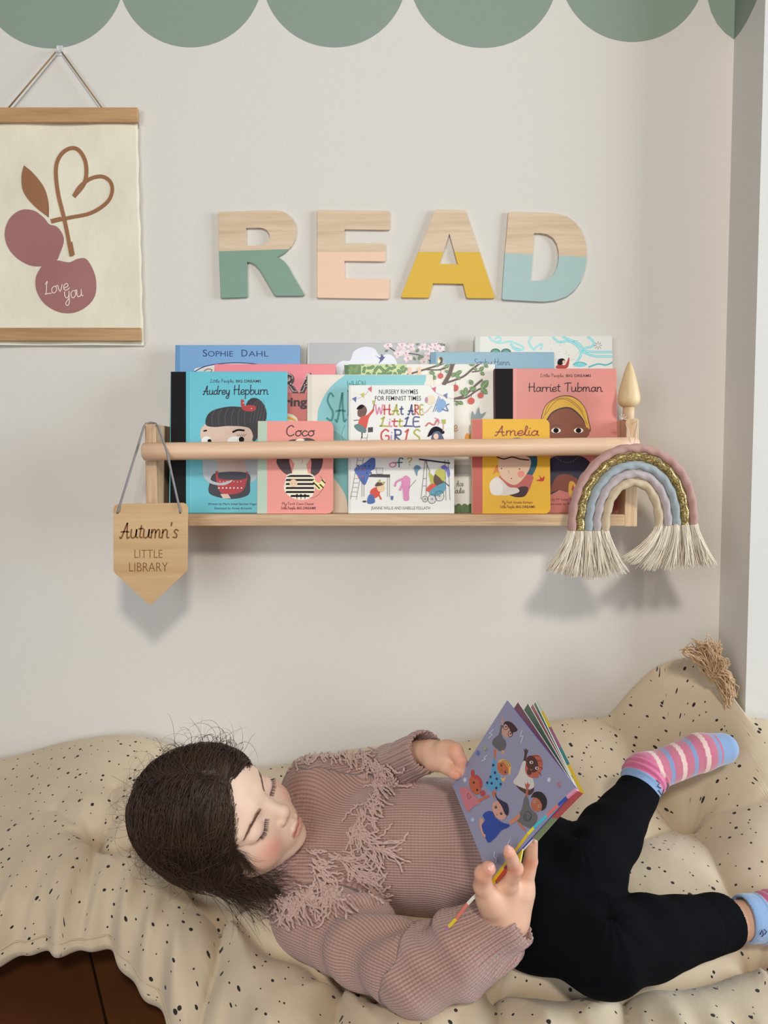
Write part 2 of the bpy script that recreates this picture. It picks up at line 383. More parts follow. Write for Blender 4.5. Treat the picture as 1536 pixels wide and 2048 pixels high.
# small turned tree standing on the right upright
tr = thing('wooden_tree_ornament', 'small turned pale wooden tree standing on the right post of the shelf', 'ornament', (P(1257, 838, SH_F+.014).x, SH_F+.014, ztR))
k = SH_F/F_PX
prof = [(0.0, 0), (11.5*k, 0), (11.8*k, .4*k), (11.2*k, 12*k), (11.4*k, 24*k)]
lathe('trunk', prof, wood((216, 186, 150), (190, 150, 112), 'Z', 1, .5, 'turned_trunk_wood'), tr)
prof = [(0.0, 24*k), (9*k, 24*k), (16*k, 27*k), (20.6*k, 33*k), (22.0*k, 40*k), (21.6*k, 48*k), (19.5*k, 58*k), (14.5*k, 78*k), (9*k, 98*k), (5*k, 109*k), (2.4*k, 113.5*k), (0.0, 115*k)]
pr = catmull(prof, False, 4); lathe('crown', [(max(0.0001, p[0]), p[1]) for p in pr], wood((222, 196, 152), (206, 172, 126), 'Z', .5, .45, 'turned_crown_wood'), tr)

# ------------------------------------------------------------ wooden letters
LET = {
'R': ([[(70, 85), (270, 77), (300, 80), (325, 90), (345, 108), (357, 130), (361, 155), (356, 185), (341, 212), (317, 235), (288, 253), (304, 260), (318, 272), (332, 290), (345, 315), (390, 392), (386, 397), (285, 397), (280, 392), (232, 310), (220, 293), (208, 281), (192, 272), (176, 270), (178, 398), (175, 402), (84, 405), (79, 401), (73, 240)],
       [(172, 143), (225, 142), (240, 145), (252, 152), (261, 166), (263, 180), (257, 196), (245, 206), (230, 210), (172, 210)]], (100, 136, 114), ((72, 231), (335, 223)), (120, 150, 130), 'green'),
'E': ([[(440, 80), (443, 77), (706, 80), (710, 84), (710, 145), (706, 150), (541, 148), (540, 202), (690, 201), (694, 205), (694, 264), (690, 268), (540, 266), (540, 332), (705, 334), (709, 338), (707, 404), (703, 408), (443, 404), (440, 400)]], (226, 180, 150), ((440, 234), (700, 234)), (238, 194, 166), 'peach'),
'A': ([[(886, 76), (988, 77), (995, 82), (1102, 401), (1099, 406), (1003, 405), (998, 401), (986, 352), (872, 350), (858, 400), (853, 404), (757, 403), (754, 398), (878, 82)], [(934, 162), (966, 280), (895, 279)]], (206, 160, 22), ((750, 233), (1050, 234)), (214, 170, 28), 'mustard'),
'D': ([[(1155, 86), (1159, 83), (1310, 88), (1345, 92), (1375, 102), (1402, 121), (1424, 148), (1439, 182), (1446, 220), (1446, 262), (1439, 305), (1425, 342), (1402, 375), (1372, 399), (1330, 414), (1285, 419), (1136, 411), (1131, 406), (1142, 240), (1150, 150)],
       [(1250, 162), (1275, 162), (1300, 167), (1322, 180), (1336, 202), (1343, 230), (1343, 262), (1337, 292), (1324, 318), (1306, 335), (1285, 342), (1237, 342), (1245, 240)]], (150, 184, 184), ((1142, 238), (1445, 252)), (162, 186, 182), 'pale blue')}
LD = 1.4455
for ch, (loops, _, pl_, pc, cn) in LET.items():
    W3 = [[P(400+x/1.873, 380+y/1.873, LD) for x, y in L] for L in loops]
    xs = [q.x for q in W3[0]]; zs = [q.z for q in W3[0]]; cx, cz = (min(xs)+max(xs))/2, min(zs)
    V, Fc = curve2d([[(q.x-cx, q.z-cz) for q in L] for L in W3], 0.0022, 0.0004)
    V = [(v[0], -v[2], v[1]) for v in V]
    p0, p1 = [P(400+x/1.873, 380+y/1.873, LD) for x, y in pl_]
    sl = (p1.z-p0.z)/(p1.x-p0.x); z0 = p0.z-cz-sl*(p0.x-cx)
    me = mesh_obj('wooden_letter', V, Fc, wood((212, 188, 158), (190, 160, 128), 'X', 0.6, 0.5, 'birch_plywood_'+ch, (pc, z0, sl)))
    me.location = (cx, LD, cz); tag(me, 'plywood letter %s on the wall, its lower half painted %s' % (ch, cn), 'letter', 'wooden letters spelling a word on the wall')

# ------------------------------------------------------------ fabric hanging print with wooden rails
HD = 1.437
def hp(x, y, d=HD): return P(x, y, d)
hang = thing('fabric_wall_hanging', 'cream fabric print of pink cherries hung from a cord between two wooden bars', 'wall hanging', P(118, 690, HD))
x0_, x1_ = -75, 283
def canvas():
    f = lambda px, py: (P(px, py, HD).x-hang.location.x, P(px, py, HD).z-hang.location.z)
    A = Art(f, 0.00012); A.rough = 0.85
    pk = (158, 108, 104); br = (150, 104, 72)
    A.blob(pk, [(18, 435), (40, 419), (66, 420), (86, 434), (97, 447), (112, 452), (124, 468), (126, 485), (118, 508), (112, 520), (95, 530), (60, 530), (30, 514), (12, 490), (8, 462)])
    A.blob(pk, [(75, 541), (90, 523), (113, 520), (137, 524), (155, 517), (171, 517), (183, 535), (190, 560), (188, 590), (172, 612), (145, 625), (115, 623), (88, 607), (72, 582), (69, 558)])
    A.poly(br, catmull([(46, 329), (66, 346), (88, 375), (96, 405), (96, 434)], False)+catmull([(96, 434), (66, 410), (45, 382), (41, 352), (46, 329)], False))
    A.line(br, 8, [(142, 510), (134, 470), (125, 430), (115, 385), (111, 335), (120, 308), (138, 295), (155, 298), (168, 318), (171, 345), (165, 368), (147, 390)])
    A.line(br, 7.5, [(147, 389), (158, 372), (178, 356), (202, 351), (219, 362), (223, 382), (212, 404), (180, 424), (140, 433), (103, 441)])
    A.line(br, 11, [(139, 487), (143, 507)]); A.line(br, 9, [(103, 441), (118, 437)])
    w = (236, 214, 200)
    A.hand(w, 'Love', 88, 590, 13, 1.7, width=52, rot=-0.22, slant=.12); A.hand(w, 'you', 128, 598, 14, 1.7, width=38, rot=-0.18, slant=.15)
    fab = paint((226, 218, 196), 0.9, 0.05, 0.6, 22, 0.1, 'cream_cotton_canvas', bd=0.004)
    # grid sheet with creases and a real thickness, artwork shrink-fitted by the same displacement
    nx, nz = 60, 84
    c00, c11 = f(x0_, 226), f(286, 690)
    def disp(x, z):
        u = (x-c00[0]); w_ = (z-c11[1])
        return -0.0016*math.sin(u*38+w_*9)*math.exp(-u*0)*0.6-0.0012*math.sin((u-w_)*34)-0.001*math.cos(u*11+w_*57)*0.5
    V = []; Fc = []
    for s_ in (0, 1):
        for j in range(nz+1):
            for i in range(nx+1):
                x = c00[0]+(c11[0]-c00[0])*i/nx+(0.0045*(1-j/nz) if 0 else 0); z = c11[1]+(c00[1]-c11[1])*j/nz
                x -= (i/nx)*0.004*(j/nz)+0.0006*math.sin(j*.55)*(i == nx)
                V.append((x, disp(x, z)+0.0006*s_+0.004, z))
    o2 = (nx+1)*(nz+1)
    for j in range(nz):
        for i in range(nx):
            a = j*(nx+1)+i; Fc.append((a, a+1, a+nx+2, a+nx+1)); a += o2; Fc.append((a+nx+1, a+nx+2, a+1, a))
    for j in range(nz):
        a = j*(nx+1)+nx; Fc.append((a, a+o2, a+o2+nx+1, a+nx+1)); a = j*(nx+1); Fc.append((a+nx+1, a+o2+nx+1, a+o2, a))
    A2 = []
    bmx = bmesh.new(); vs = [bmx.verts.new(v) for v in A.v]
    for q, mi in zip(A.fc, A.fm):
        fa = bmx.faces.new([vs[i] for i in q]); fa.material_index = mi
    bmesh.ops.triangulate(bmx, faces=bmx.faces[:])
    for _ in range(3):
        es = [e for e in bmx.edges if e.calc_length() > 0.009]
        if es: bmesh.ops.subdivide_edges(bmx, edges=es, cuts=1); bmesh.ops.triangulate(bmx, faces=bmx.faces[:])
    bmx.verts.index_update()
    A.v = [(v.co.x, v.co.y+disp(v.co.x, v.co.z)+0.0037, v.co.z) for v in bmx.verts]
    A.fc = [tuple(v.index for v in fa.verts) for fa in bmx.faces]; A.fm = [fa.material_index for fa in bmx.faces]; bmx.free()
    V, Fc, ms, fm = A.into(V, Fc, [fab])
    mesh_obj('printed_canvas', V, Fc, ms, hang, fm, True)
canvas()
W_BAR = wood((190, 150, 104), (160, 116, 72), 'X', 0.8, 0.5, 'oak_hanger_bar')
def bar(name, ya, yb, xr, d):
    p0, p1 = P(x0_, ya, d)-hang.location, P(xr, yb, d)-hang.location
    bmx = box_bm(p0.x, p1.x, p0.y-.003, p0.y+.006, p1.z, p0.z, .0008); bm_obj(name, bmx, W_BAR, hang)
bar('top_bar', 216, 245, 276, 1.433); bar('bottom_bar', 656, 682, 282, 1.433)
mb = MB(); L = hang.location
for px_ in (16, 205): mb.tube([P(px_, 217, 1.436)-L, P(118+(px_-118)*.06, 104, 1.440)-L], 0.0014, 8)
mb.build('hanging_cord', paint((150, 122, 88), 0.8, 0.1), hang)
hk = thing('adhesive_hook', 'small clear adhesive hook on the wall holding the cord of the fabric print', 'hook', P(120, 112, 1.449))
m_clear = bpy.data.materials.new('clear_plastic'); nt, b_ = nodes(m_clear); b_.inputs['Base Color'].default_value = (.86, .86, .86, 1); b_.inputs['Roughness'].default_value = .2; b_.inputs['Alpha'].default_value = .55
no = N(nt, 'ShaderNodeTexNoise'); no.inputs['Scale'].default_value = 40; nt.links.new(mathn(nt, 'MULTIPLY', no.outputs[0], .4), b_.inputs['Roughness'])
bm_obj('backplate', box_bm(-.0062, .0062, -.002, 0.0008, 0.0, .0185, .0015), m_clear, hk)
mb = MB(); mb.tube([(0, -.002, .008), (0, -.006, .005), (0, -.010, .006), (0, -.011, .010)], .0022, 10); mb.build('peg', m_clear, hk)

# ------------------------------------------------------------ plywood name plaque on a cord
PD = 1.262
plq = thing('wooden_name_plaque', 'pennant-shaped plywood plaque hanging by a grey cord from the left shelf post', 'plaque', P(300, 1208, PD))
def plaque():
    L = plq.location; f = lambda px, py: (P(px, py, PD).x-L.x, P(px, py, PD).z-L.z)
    out = [(227, 1018), (230, 1011), (238, 1008), (366, 1006), (372, 1009), (375, 1016), (374, 1138), (372, 1143), (304, 1207), (300, 1209), (296, 1207), (231, 1147), (227, 1141)]
    def circ(cx, cy, r): return [(cx+r*math.cos(t), cy+r*math.sin(t)) for t in [2*math.pi*k/12 for k in range(12)]]
    V, Fc = curve2d([[f(*p) for p in out], [f(*p) for p in circ(236, 1026, 1.8)], [f(*p) for p in circ(360, 1026, 1.8)]], .0017, .0003)
    V = [(v[0], -v[2]+.0021, v[1]) for v in V]
    A = Art(f); A.rough = .8; e = (122, 80, 44)
    A.hand(e, "Autumn's", 238, 1076, 17, 3.0, width=118, slant=.14, asc=.75)
    A.text(e, 'LITTLE', 297, 1116, 17, 'C', 56, bold=-.012); A.text(e, 'LIBRARY', 297, 1143, 18.5, 'C', 77, bold=-.012)
    V, Fc, ms, fm = A.into(V, Fc, [wood((204, 168, 122), (184, 144, 98), 'X', .45, .55, 'laser_cut_plywood')])
    mesh_obj('plaque_board', V, Fc, ms, plq, fm)
    mb = MB()
    top = [P(288, 853, 1.318), P(292, 847.5, 1.330), P(301, 845.5, 1.335), P(311, 847, 1.330), P(316, 853, 1.318)]
    pts = [P(235, 1027, PD+.002), P(236, 1022, PD-.004), P(262, 938, 1.282)]+top+[P(333, 900, 1.2885), P(337, 918, 1.2845), P(345, 955, 1.272), P(360, 1021, PD-.004), P(361, 1027, PD+.002)]
    mb.tube([p-L for p in pts], .0019, 8); mb.build('cord', paint((140, 136, 134), .8, .1, .3, 300), plq)
plaque()

# ------------------------------------------------------------ yarn rainbow
RD = 1.262
rb = thing('yarn_rainbow', 'rope rainbow of five wrapped cords with white tassels hung on the right shelf post', 'ornament', P(1265, 1050, RD))
def glitter():
    m = bpy.data.materials.new('gold_glitter'); nt, b_ = nodes(m); tc = N(nt, 'ShaderNodeTexCoord'); vo = N(nt, 'ShaderNodeTexVoronoi'); vo.inputs['Scale'].default_value = 900; nt.links.new(tc.outputs['Object'], vo.inputs['Vector'])
    sc = N(nt, 'ShaderNodeSeparateColor'); nt.links.new(vo.outputs['Color'], sc.inputs[0]); f = mathn(nt, 'POWER', sc.outputs[0], 2.2)
    nt.links.new(mixc(nt, f, col((112, 86, 34), 1), col((244, 220, 150), 1)), b_.inputs['Base Color']); b_.inputs['Metallic'].default_value = .35; b_.inputs['Roughness'].default_value = .3
    bp = N(nt, 'ShaderNodeBump'); bp.inputs['Strength'].default_value = 1; bp.inputs['Distance'].default_value = .0008; nt.links.new(sc.outputs[1], bp.inputs['Height']); nt.links.new(bp.outputs[0], b_.inputs['Normal']); return m
def rainbow():
    L = rb.location; c6 = lambda x, y: (1060+x/3.53, 680+y/3.53)
    outer = [(295, 1345), (300, 1240), (316, 1140), (348, 1040), (400, 950), (490, 850), (600, 785), (720, 763), (850, 778), (970, 838), (1060, 930), (1120, 1050), (1148, 1180), (1155, 1300)]
    inner = [(528, 1345), (538, 1240), (556, 1165), (580, 1105), (612, 1062), (650, 1030), (692, 1012), (735, 1007), (790, 1018), (838, 1052), (872, 1105), (896, 1170), (908, 1240), (912, 1310)]
    specs = [('rope', (206, 158, 146), 'dusty pink wrapped rope'), ('rope', (150, 116, 52), 'glittering gold rope'), ('rope', (176, 186, 190), 'pale grey-blue wrapped rope'),
             ('rope', (206, 190, 188), 'pale lilac wrapped rope'), ('rope', (224, 200, 164), 'cream wrapped rope')]
    lens_bot = [(-36, 12), (-20, 18), (0, 22), (20, 14), (42, 8)]
    wht = paint((240, 228, 208), .85, .05, 0, 60, .2, 'white_cotton_strands', g=1.05)
    for i, (nm, rgb, lab) in enumerate(specs):
        t = i/4; pts = [((1-t)*a[0]+t*b[0], (1-t)*a[1]+t*b[1]) for a, b in zip(outer, inner)]
        pts = catmull(pts, False, 9); W3 = [P(*c6(*p), RD)-L for p in pts]
        if i == 1: m = glitter()
        else:
            m = bpy.data.materials.new('wrapped_yarn_%d' % i); nt, b_ = nodes(m)
            uv = N(nt, 'ShaderNodeAttribute', attribute_name='run'); wv = mathn(nt, 'SINE', mathn(nt, 'MULTIPLY', uv.outputs['Fac'], 2*math.pi/.00085))
            no = N(nt, 'ShaderNodeTexNoise'); no.inputs['Scale'].default_value = 90
            c = col(rgb); nt.links.new(mixc(nt, no.outputs[0], c, tuple(v_*.86 for v_ in c[:3])+(1,)), b_.inputs['Base Color'])
            bp = N(nt, 'ShaderNodeBump'); bp.inputs['Strength'].default_value = .7; bp.inputs['Distance'].default_value = .0004
            nt.links.new(wv, bp.inputs['Height']); nt.links.new(bp.outputs[0], b_.inputs['Normal']); b_.inputs['Roughness'].default_value = .75; b_.inputs['Sheen Weight'].default_value = .3
        mb = MB(); r0 = .0070
        mb.tube(W3, r0, 20, prof=lambda th, s: 1+.10*math.cos(2*th-s*2*math.pi/.026)+.03*math.sin(s*2*math.pi/.0125+i))
        o = mb.build(nm, m, rb); o['label'] = lab
        s_ = [0]
        for k_ in range(1, len(W3)): s_.append(s_[-1]+(W3[k_]-W3[k_-1]).length)
        at = o.data.attributes.new('run', 'FLOAT', 'POINT'); vals = np.repeat(np.array(s_), 20); at.data.foreach_set('value', vals.astype(np.float32))
        for endi, (E, sgn) in enumerate(((W3[0], -1), (W3[-1], 1))):
            mbf = MB(); rr = random.Random(i*2+endi)
            # image-space spread of the strand tips, in metres
            px2 = RD/F_PX
            if endi == 0: tipx = (-33+i*15)*px2; ln = (86+[0, 6, 10, 9, 0][i])*px2; spread = 15*px2
            else: tipx = (26-i*21)*px2 if i else 26*px2; ln = (88-[0, 2, 0, -3, 8][i])*px2; spread = 14*px2
            for q in range(105):
                a = rr.random()*2*math.pi; ra = math.sqrt(rr.random())
                s0 = E+Vector((math.cos(a)*ra*r0*.9, math.sin(a)*ra*r0*.9, .0015))
                L_ = ln*(.9+.16*rr.random()); tx = tipx+rr.gauss(0, .55)*spread; ty = math.sin(a)*ra*.012+rr.gauss(0, .004)
                wob = rr.gauss(0, .0016)
                pp = []
                for w_ in range(7):
                    u = w_/6; pp.append(s0+Vector((tx*(u**1.35)+wob*math.sin(u*5+a)*u, ty*u-0.003*math.sin(u*3), -L_*u+.004*u*u*abs(tx)*20)))
                mbf.tube(pp, [.00075]*6+[.0004], 4, cap=False)
            mbf.build('tassel', wht, o)
    mb = MB(); s = [P(1228, 0, 1)]*0
    pts = [P(1265, 893, 1.2665), P(1261, 880, 1.287), P(1252, 848, 1.3185), P(1253, 838.5, SH_F+.004), P(1275, 838, SH_F+.003), P(1275, 846, 1.3185), P(1271, 880, 1.287), P(1267, 893, 1.2665)]
    mb.tube([p-L for p in pts], .0007, 6)
    for dx, dy in ((-9, -3), (-4, -8), (2, -7), (6, -2), (-8, 2)): mb.tube([P(1246, 838, SH_F-.002)-L, P(1246+dx, 835+dy, SH_F-.003)-L], .0006, 5)
    mb.tube([P(1246, 838, SH_F-.002)-L, P(1253, 839, SH_F-.001)-L], .0007, 5)
    mb.build('hanging_string', paint((232, 206, 192), .8, .05), rb)
rainbow()

# ------------------------------------------------------------ books
LEAN = math.radians(6.5)
PAGE = paint((232, 224, 206), .8, .06, .3, 400, .2, 'page_edges')
def make_book(label, x0, x1, yt, d, th, rgb, art, spine=None, board=False, back=None, rot=0.0):
    base = P((x0+x1)/2, 1028, d); base.z = zb+.0006; base.y = d
    o = thing('board_book' if board else 'picture_book', label, 'book', base, (-LEAN, 0, 0), 'books on the wall shelf')
    R = Euler((-LEAN, 0, 0)).to_matrix(); Ri = R.inverted(); c = Ri@(CAM-base)
    def f(px, py):
        r = Ri@ray(px, py); t = -c.y/r.y; q = c+r*t; return (q.x, q.z)
    # width and height of the cover from its photographed corners
    X0, Z1 = f(x0, yt); X1, _ = f(x1, yt)
    Xa = f(x0, 1000)[0]; X0 = (X0+Xa)/2; X1 = (X1+f(x1, 1000)[0])/2
    ct = .0022 if not board else .0016
    A = Art(f); art(A, f)
    # clip art to the cover rectangle
    def clipx(v): return (min(max(v[0], X0+.0004), X1-.0004), v[1]-ct*0, min(max(v[2], .0004), Z1-.0004))
    A.v = [clipx(v) for v in A.v]
    if board:
        rr = .010; loop = [(X0, 0), (X1-rr, 0)]+[(X1-rr+rr*math.sin(a), rr-rr*math.cos(a)) for a in (.4, .8, 1.2)]+[(X1, rr), (X1, Z1-rr)]+[(X1-rr+rr*math.cos(a), Z1-rr+rr*math.sin(a)) for a in (.4, .8, 1.2)]+[(X1-rr, Z1), (X0, Z1)]
        def plate(y0, y1, lp=loop):
            n = len(lp); V = [(x, y0, z) for x, z in lp]+[(x, y1, z) for x, z in lp]
            return V, [tuple(range(n)), tuple(range(2*n-1, n-1, -1))]+[(i, i+n, (i+1) % n+n, (i+1) % n) for i in range(n)]
        V, Fc = plate(0, ct); V, Fc, ms, fm = A.into(V, Fc, [paint(rgb, .45, .02)]); mesh_obj('front_cover', V, Fc, ms, o, fm)
        V, Fc = plate(th-ct, th); mesh_obj('back_cover', V, Fc, paint(rgb, .45, .02), o)
        V, Fc = plate(ct, th-ct, [(x*.995+X0*.005, min(max(z, .0008), Z1-.0008)) for x, z in loop]); mesh_obj('page_block', V, Fc, PAGE, o)
    else:
        bmx = box_bm(X0, X1, 0, ct, 0, Z1, .0005, 1); me = bpy.data.meshes.new('t'); bmx.to_mesh(me); bmx.free()
        V = [tuple(v.co) for v in me.vertices]; Fc = [tuple(p.vertices) for p in me.polygons]
        V, Fc, ms, fm = A.into(V, Fc, [paint(rgb, .4, .02)]); mesh_obj('front_cover', V, Fc, ms, o, fm)
        bm_obj('back_cover', box_bm(X0, X1, th-ct, th, 0, Z1, .0005, 1), paint(back or rgb, .4, .02), o)
        sp = box_bm(X0-.0006, X0+.002, 0.0004, th-.0004, 0.0002, Z1-.0002, .0006, 2); bm_obj('spine', sp, paint(spine or rgb, .45, .02), o)
        bm_obj('page_block', box_bm(X0+.002, X1-.003, ct, th-ct, .003, Z1-.003, 0), PAGE, o)
    return o

BLK = (24, 20, 22); INK = (40, 26, 34)
def rect(A, c, x0, y0, x1, y1): A.poly(c, [(x0, y0), (x1, y0), (x1, y1), (x0, y1)])
def c3(x, y): return (200+x/3.531, 660+y/3.531)
def c4(x, y): return (600+x/4.267, 660+y/4.267)
def c5(x, y): return (900+x/3.84, 640+y/3.84)
def leaf(A, x, y, l, a, c=(92, 128, 74), w=.42, vein=(150, 178, 110)):
    ca, sa = math.cos(a), math.sin(a); P_ = lambda u, v: (x+u*l*ca-v*l*sa, y+u*l*sa+v*l*ca)
    A.poly(c, [P_(0, 0), P_(.25, w*.8), P_(.55, w), P_(.85, w*.5), P_(1, 0), P_(.85, -w*.5), P_(.55, -w), P_(.25, -w*.8)])
    if vein: A.line(vein, l*.05+.3, [P_(.05, 0), P_(.9, 0)], False)

def art_dahl(A, f):
    rect(A, (96, 140, 184), 349, 690, 360, 1028)
    A.text((28, 48, 112), 'S', 410, 713, 14, 'C', 9); A.text((28, 48, 112), 'OPHIE', 441, 713, 11, 'C', 50)
    A.text((28, 48, 112), 'D', 489, 713, 14, 'C', 12); A.text((28, 48, 112), 'AHL', 517, 713, 11, 'C', 40)
    A.blob((232, 226, 222), [(390, 745), (410, 733), (445, 727), (485, 726), (520, 730), (560, 745), (580, 780), (460, 800)])
    A.line((36, 44, 104), 2, [(388, 744), (410, 733), (445, 727), (485, 726), (520, 730), (560, 745)])
    A.line((150, 120, 90), 2, [(408, 742), (416, 738), (424, 740), (420, 745)])
make_book('large pale blue picture book standing at the far left back, author name in capitals', 349, 599, 690, 1.3895, .012, (118, 160, 200), art_dahl)
def art_pink(A, f):
    rect(A, (206, 112, 104), 428, 785, 672, 1028)
    for x, ch, w in ((545, 'C', 36), (579, 'R', 34), (617, 'A', 40)):
        A.text((60, 34, 40), ch, x+2, 784, 36, 'C', w, bold=.05); A.text((226, 198, 190), ch, x, 782, 35, 'C', w-3, bold=.02); A.text((50, 30, 36), ch, x, 782, 34, 'C', w-5, bold=.0)
        for i in range(8): A.ell((230, 205, 196), x-10+5*(i % 4)+(i//4)*2, 756+12*(i//4)+2*(i % 3), 1.2, n=6)
    A.text((46, 20, 28), 'caring', 614, 812, 17, 'R', 70, bold=.035)
    A.ell((240, 222, 190), 572, 842, 24, 15); A.ell((234, 168, 60), 572, 845, 21, 12); A.ell((240, 222, 190), 572, 850, 20, 12)
make_book('pink picture book with ornate dark capitals showing behind the turquoise cover', 428, 671, 728, 1.3732, .0135, (232, 132, 140), art_pink)
def art_blossom(A, f):
    A.blob((226, 226, 236), [(672, 735), (684, 722), (700, 721), (708, 703), (727, 694), (748, 697), (760, 712), (775, 708), (788, 715), (796, 735), (790, 760), (690, 760)])
    A.blob((70, 72, 130), [(751, 711), (760, 715), (763, 708), (768, 714), (771, 713), (765, 721), (757, 727), (760, 719)])
    A.line((52, 44, 50), 2.4, [(776, 692), (790, 702), (812, 706), (838, 710), (852, 718), (862, 722)])
    A.line((52, 44, 50), 3, [(890, 690), (876, 688), (862, 684)]); A.line((52, 44, 50), 2.4, [(889, 704), (872, 694), (860, 690)])
    rr = random.Random(3)
    for cx, cy in ((776, 690), (802, 697), (812, 706), (796, 708), (822, 694), (816, 717), (845, 694), (856, 712), (862, 698), (880, 697), (848, 724), (804, 690), (870, 690)):
        for k_ in range(5):
            a = k_*1.2566+rr.random(); A.ell((226, 200, 204) if k_ % 2 else (234, 214, 214), cx+5*math.cos(a), cy+5*math.sin(a), 4.5, 3.6, a, 8)
        A.ell((196, 130, 140), cx, cy, 1.8, n=8)
    for x, y, l, a in ((777, 700, 8, 2.7), (826, 714, 9, .9), (832, 705, 10, -.9), (838, 712, 10, .2), (838, 712, 9, 1.5), (880, 688, 8, .3), (832, 690, 7, -.4)): leaf(A, x, y, l, a, (96, 122, 84), .3, None)
    rect(A, (196, 196, 190), 614, 686, 619, 1028)
make_book('grey picture book with cherry blossom and a swallow on a cloud at the back', 614, 891, 686, 1.3945, .010, (178, 180, 178), art_blossom)
def art_scrib(A, f):
    T = (120, 202, 204); T2 = (80, 176, 178)
    for i, pts in enumerate((((978, 673), (986, 682), (1000, 686), (1020, 683), (1034, 688), (1046, 694), (1044, 700), (1030, 696)), ((990, 678), (998, 674), (1002, 680), (994, 684)), ((1063, 673), (1058, 682), (1060, 690), (1066, 698)), ((1068, 700), (1072, 694), (1084, 688), (1082, 698)),
                ((1106, 674), (1118, 684), (1136, 682), (1152, 690), (1162, 704), (1158, 718), (1148, 730)), ((1126, 674), (1140, 680), (1156, 686), (1168, 700)), ((1176, 674), (1186, 682), (1186, 692), (1172, 696), (1166, 702)),
                ((1164, 702), (1190, 704), (1224, 704)), ((1166, 704), (1188, 712), (1224, 713)), ((1022, 688), (1030, 698), (1040, 700)))): A.line(T, 4.5 if i > 3 else 3.4, pts); A.line((206, 238, 234), .9, pts)
    for cx in (991, 1012): A.ell((40, 110, 96), cx, 704, 10, 7); A.ell((96, 160, 148), cx, 705, 7, 4.5)
    A.ell(T, 1160, 729, 14, 5); A.line((40, 110, 110), .8, [(1146, 729), (1160, 724), (1174, 729)]); A.line(T2, 3, [(1178, 734), (1196, 728), (1212, 730), (1226, 724)])
    A.blob((170, 40, 36), [(1112, 736), (1118, 728), (1130, 730), (1137, 716), (1139, 718), (1134, 736)]); A.blob((28, 22, 26), [(1115, 728), (1117, 719), (1126, 717), (1131, 722), (1127, 726), (1122, 730)]); A.ell((222, 178, 150), 1128, 724, 3.4)
    rr = random.Random(5)
    for _ in range(26): A.ell((120, 130, 140), 1100+rr.random()*60, 676+rr.random()*46, .7, n=5)
    for k_ in range(8): a = k_*.785; A.line((90, 80, 90), .7, [(1196+3*math.cos(a), 691+3*math.sin(a)), (1196+8*math.cos(a), 691+8*math.sin(a))], False)
    rect(A, (196, 200, 190), 951, 672, 960, 1028)
make_book('off-white picture book with shiny turquoise scribbles at the far right back', 951, 1227, 672, 1.3945, .010, (220, 216, 206), art_scrib)
def art_henn(A, f):
    rect(A, (96, 140, 162), 862, 704, 872, 1028)
    A.ell((226, 210, 90), 881, 721, 6, 7.4); A.ell((240, 236, 220), 881, 721, 5, 6.4); A.blob((36, 40, 44), [(878, 716), (883, 714), (886, 719), (884, 727), (878, 728), (881, 722)]); A.ell((230, 150, 40), 878.5, 719, 2, 1.4)
    A.hand((46, 66, 96), 'Sophy Henn', 947, 730, 6.2, 1.1, width=73, slant=.1)
make_book('plain blue-grey picture book with a tiny bird badge, between the back books', 862, 1110, 704, 1.3815, .008, (134, 168, 184), art_henn)
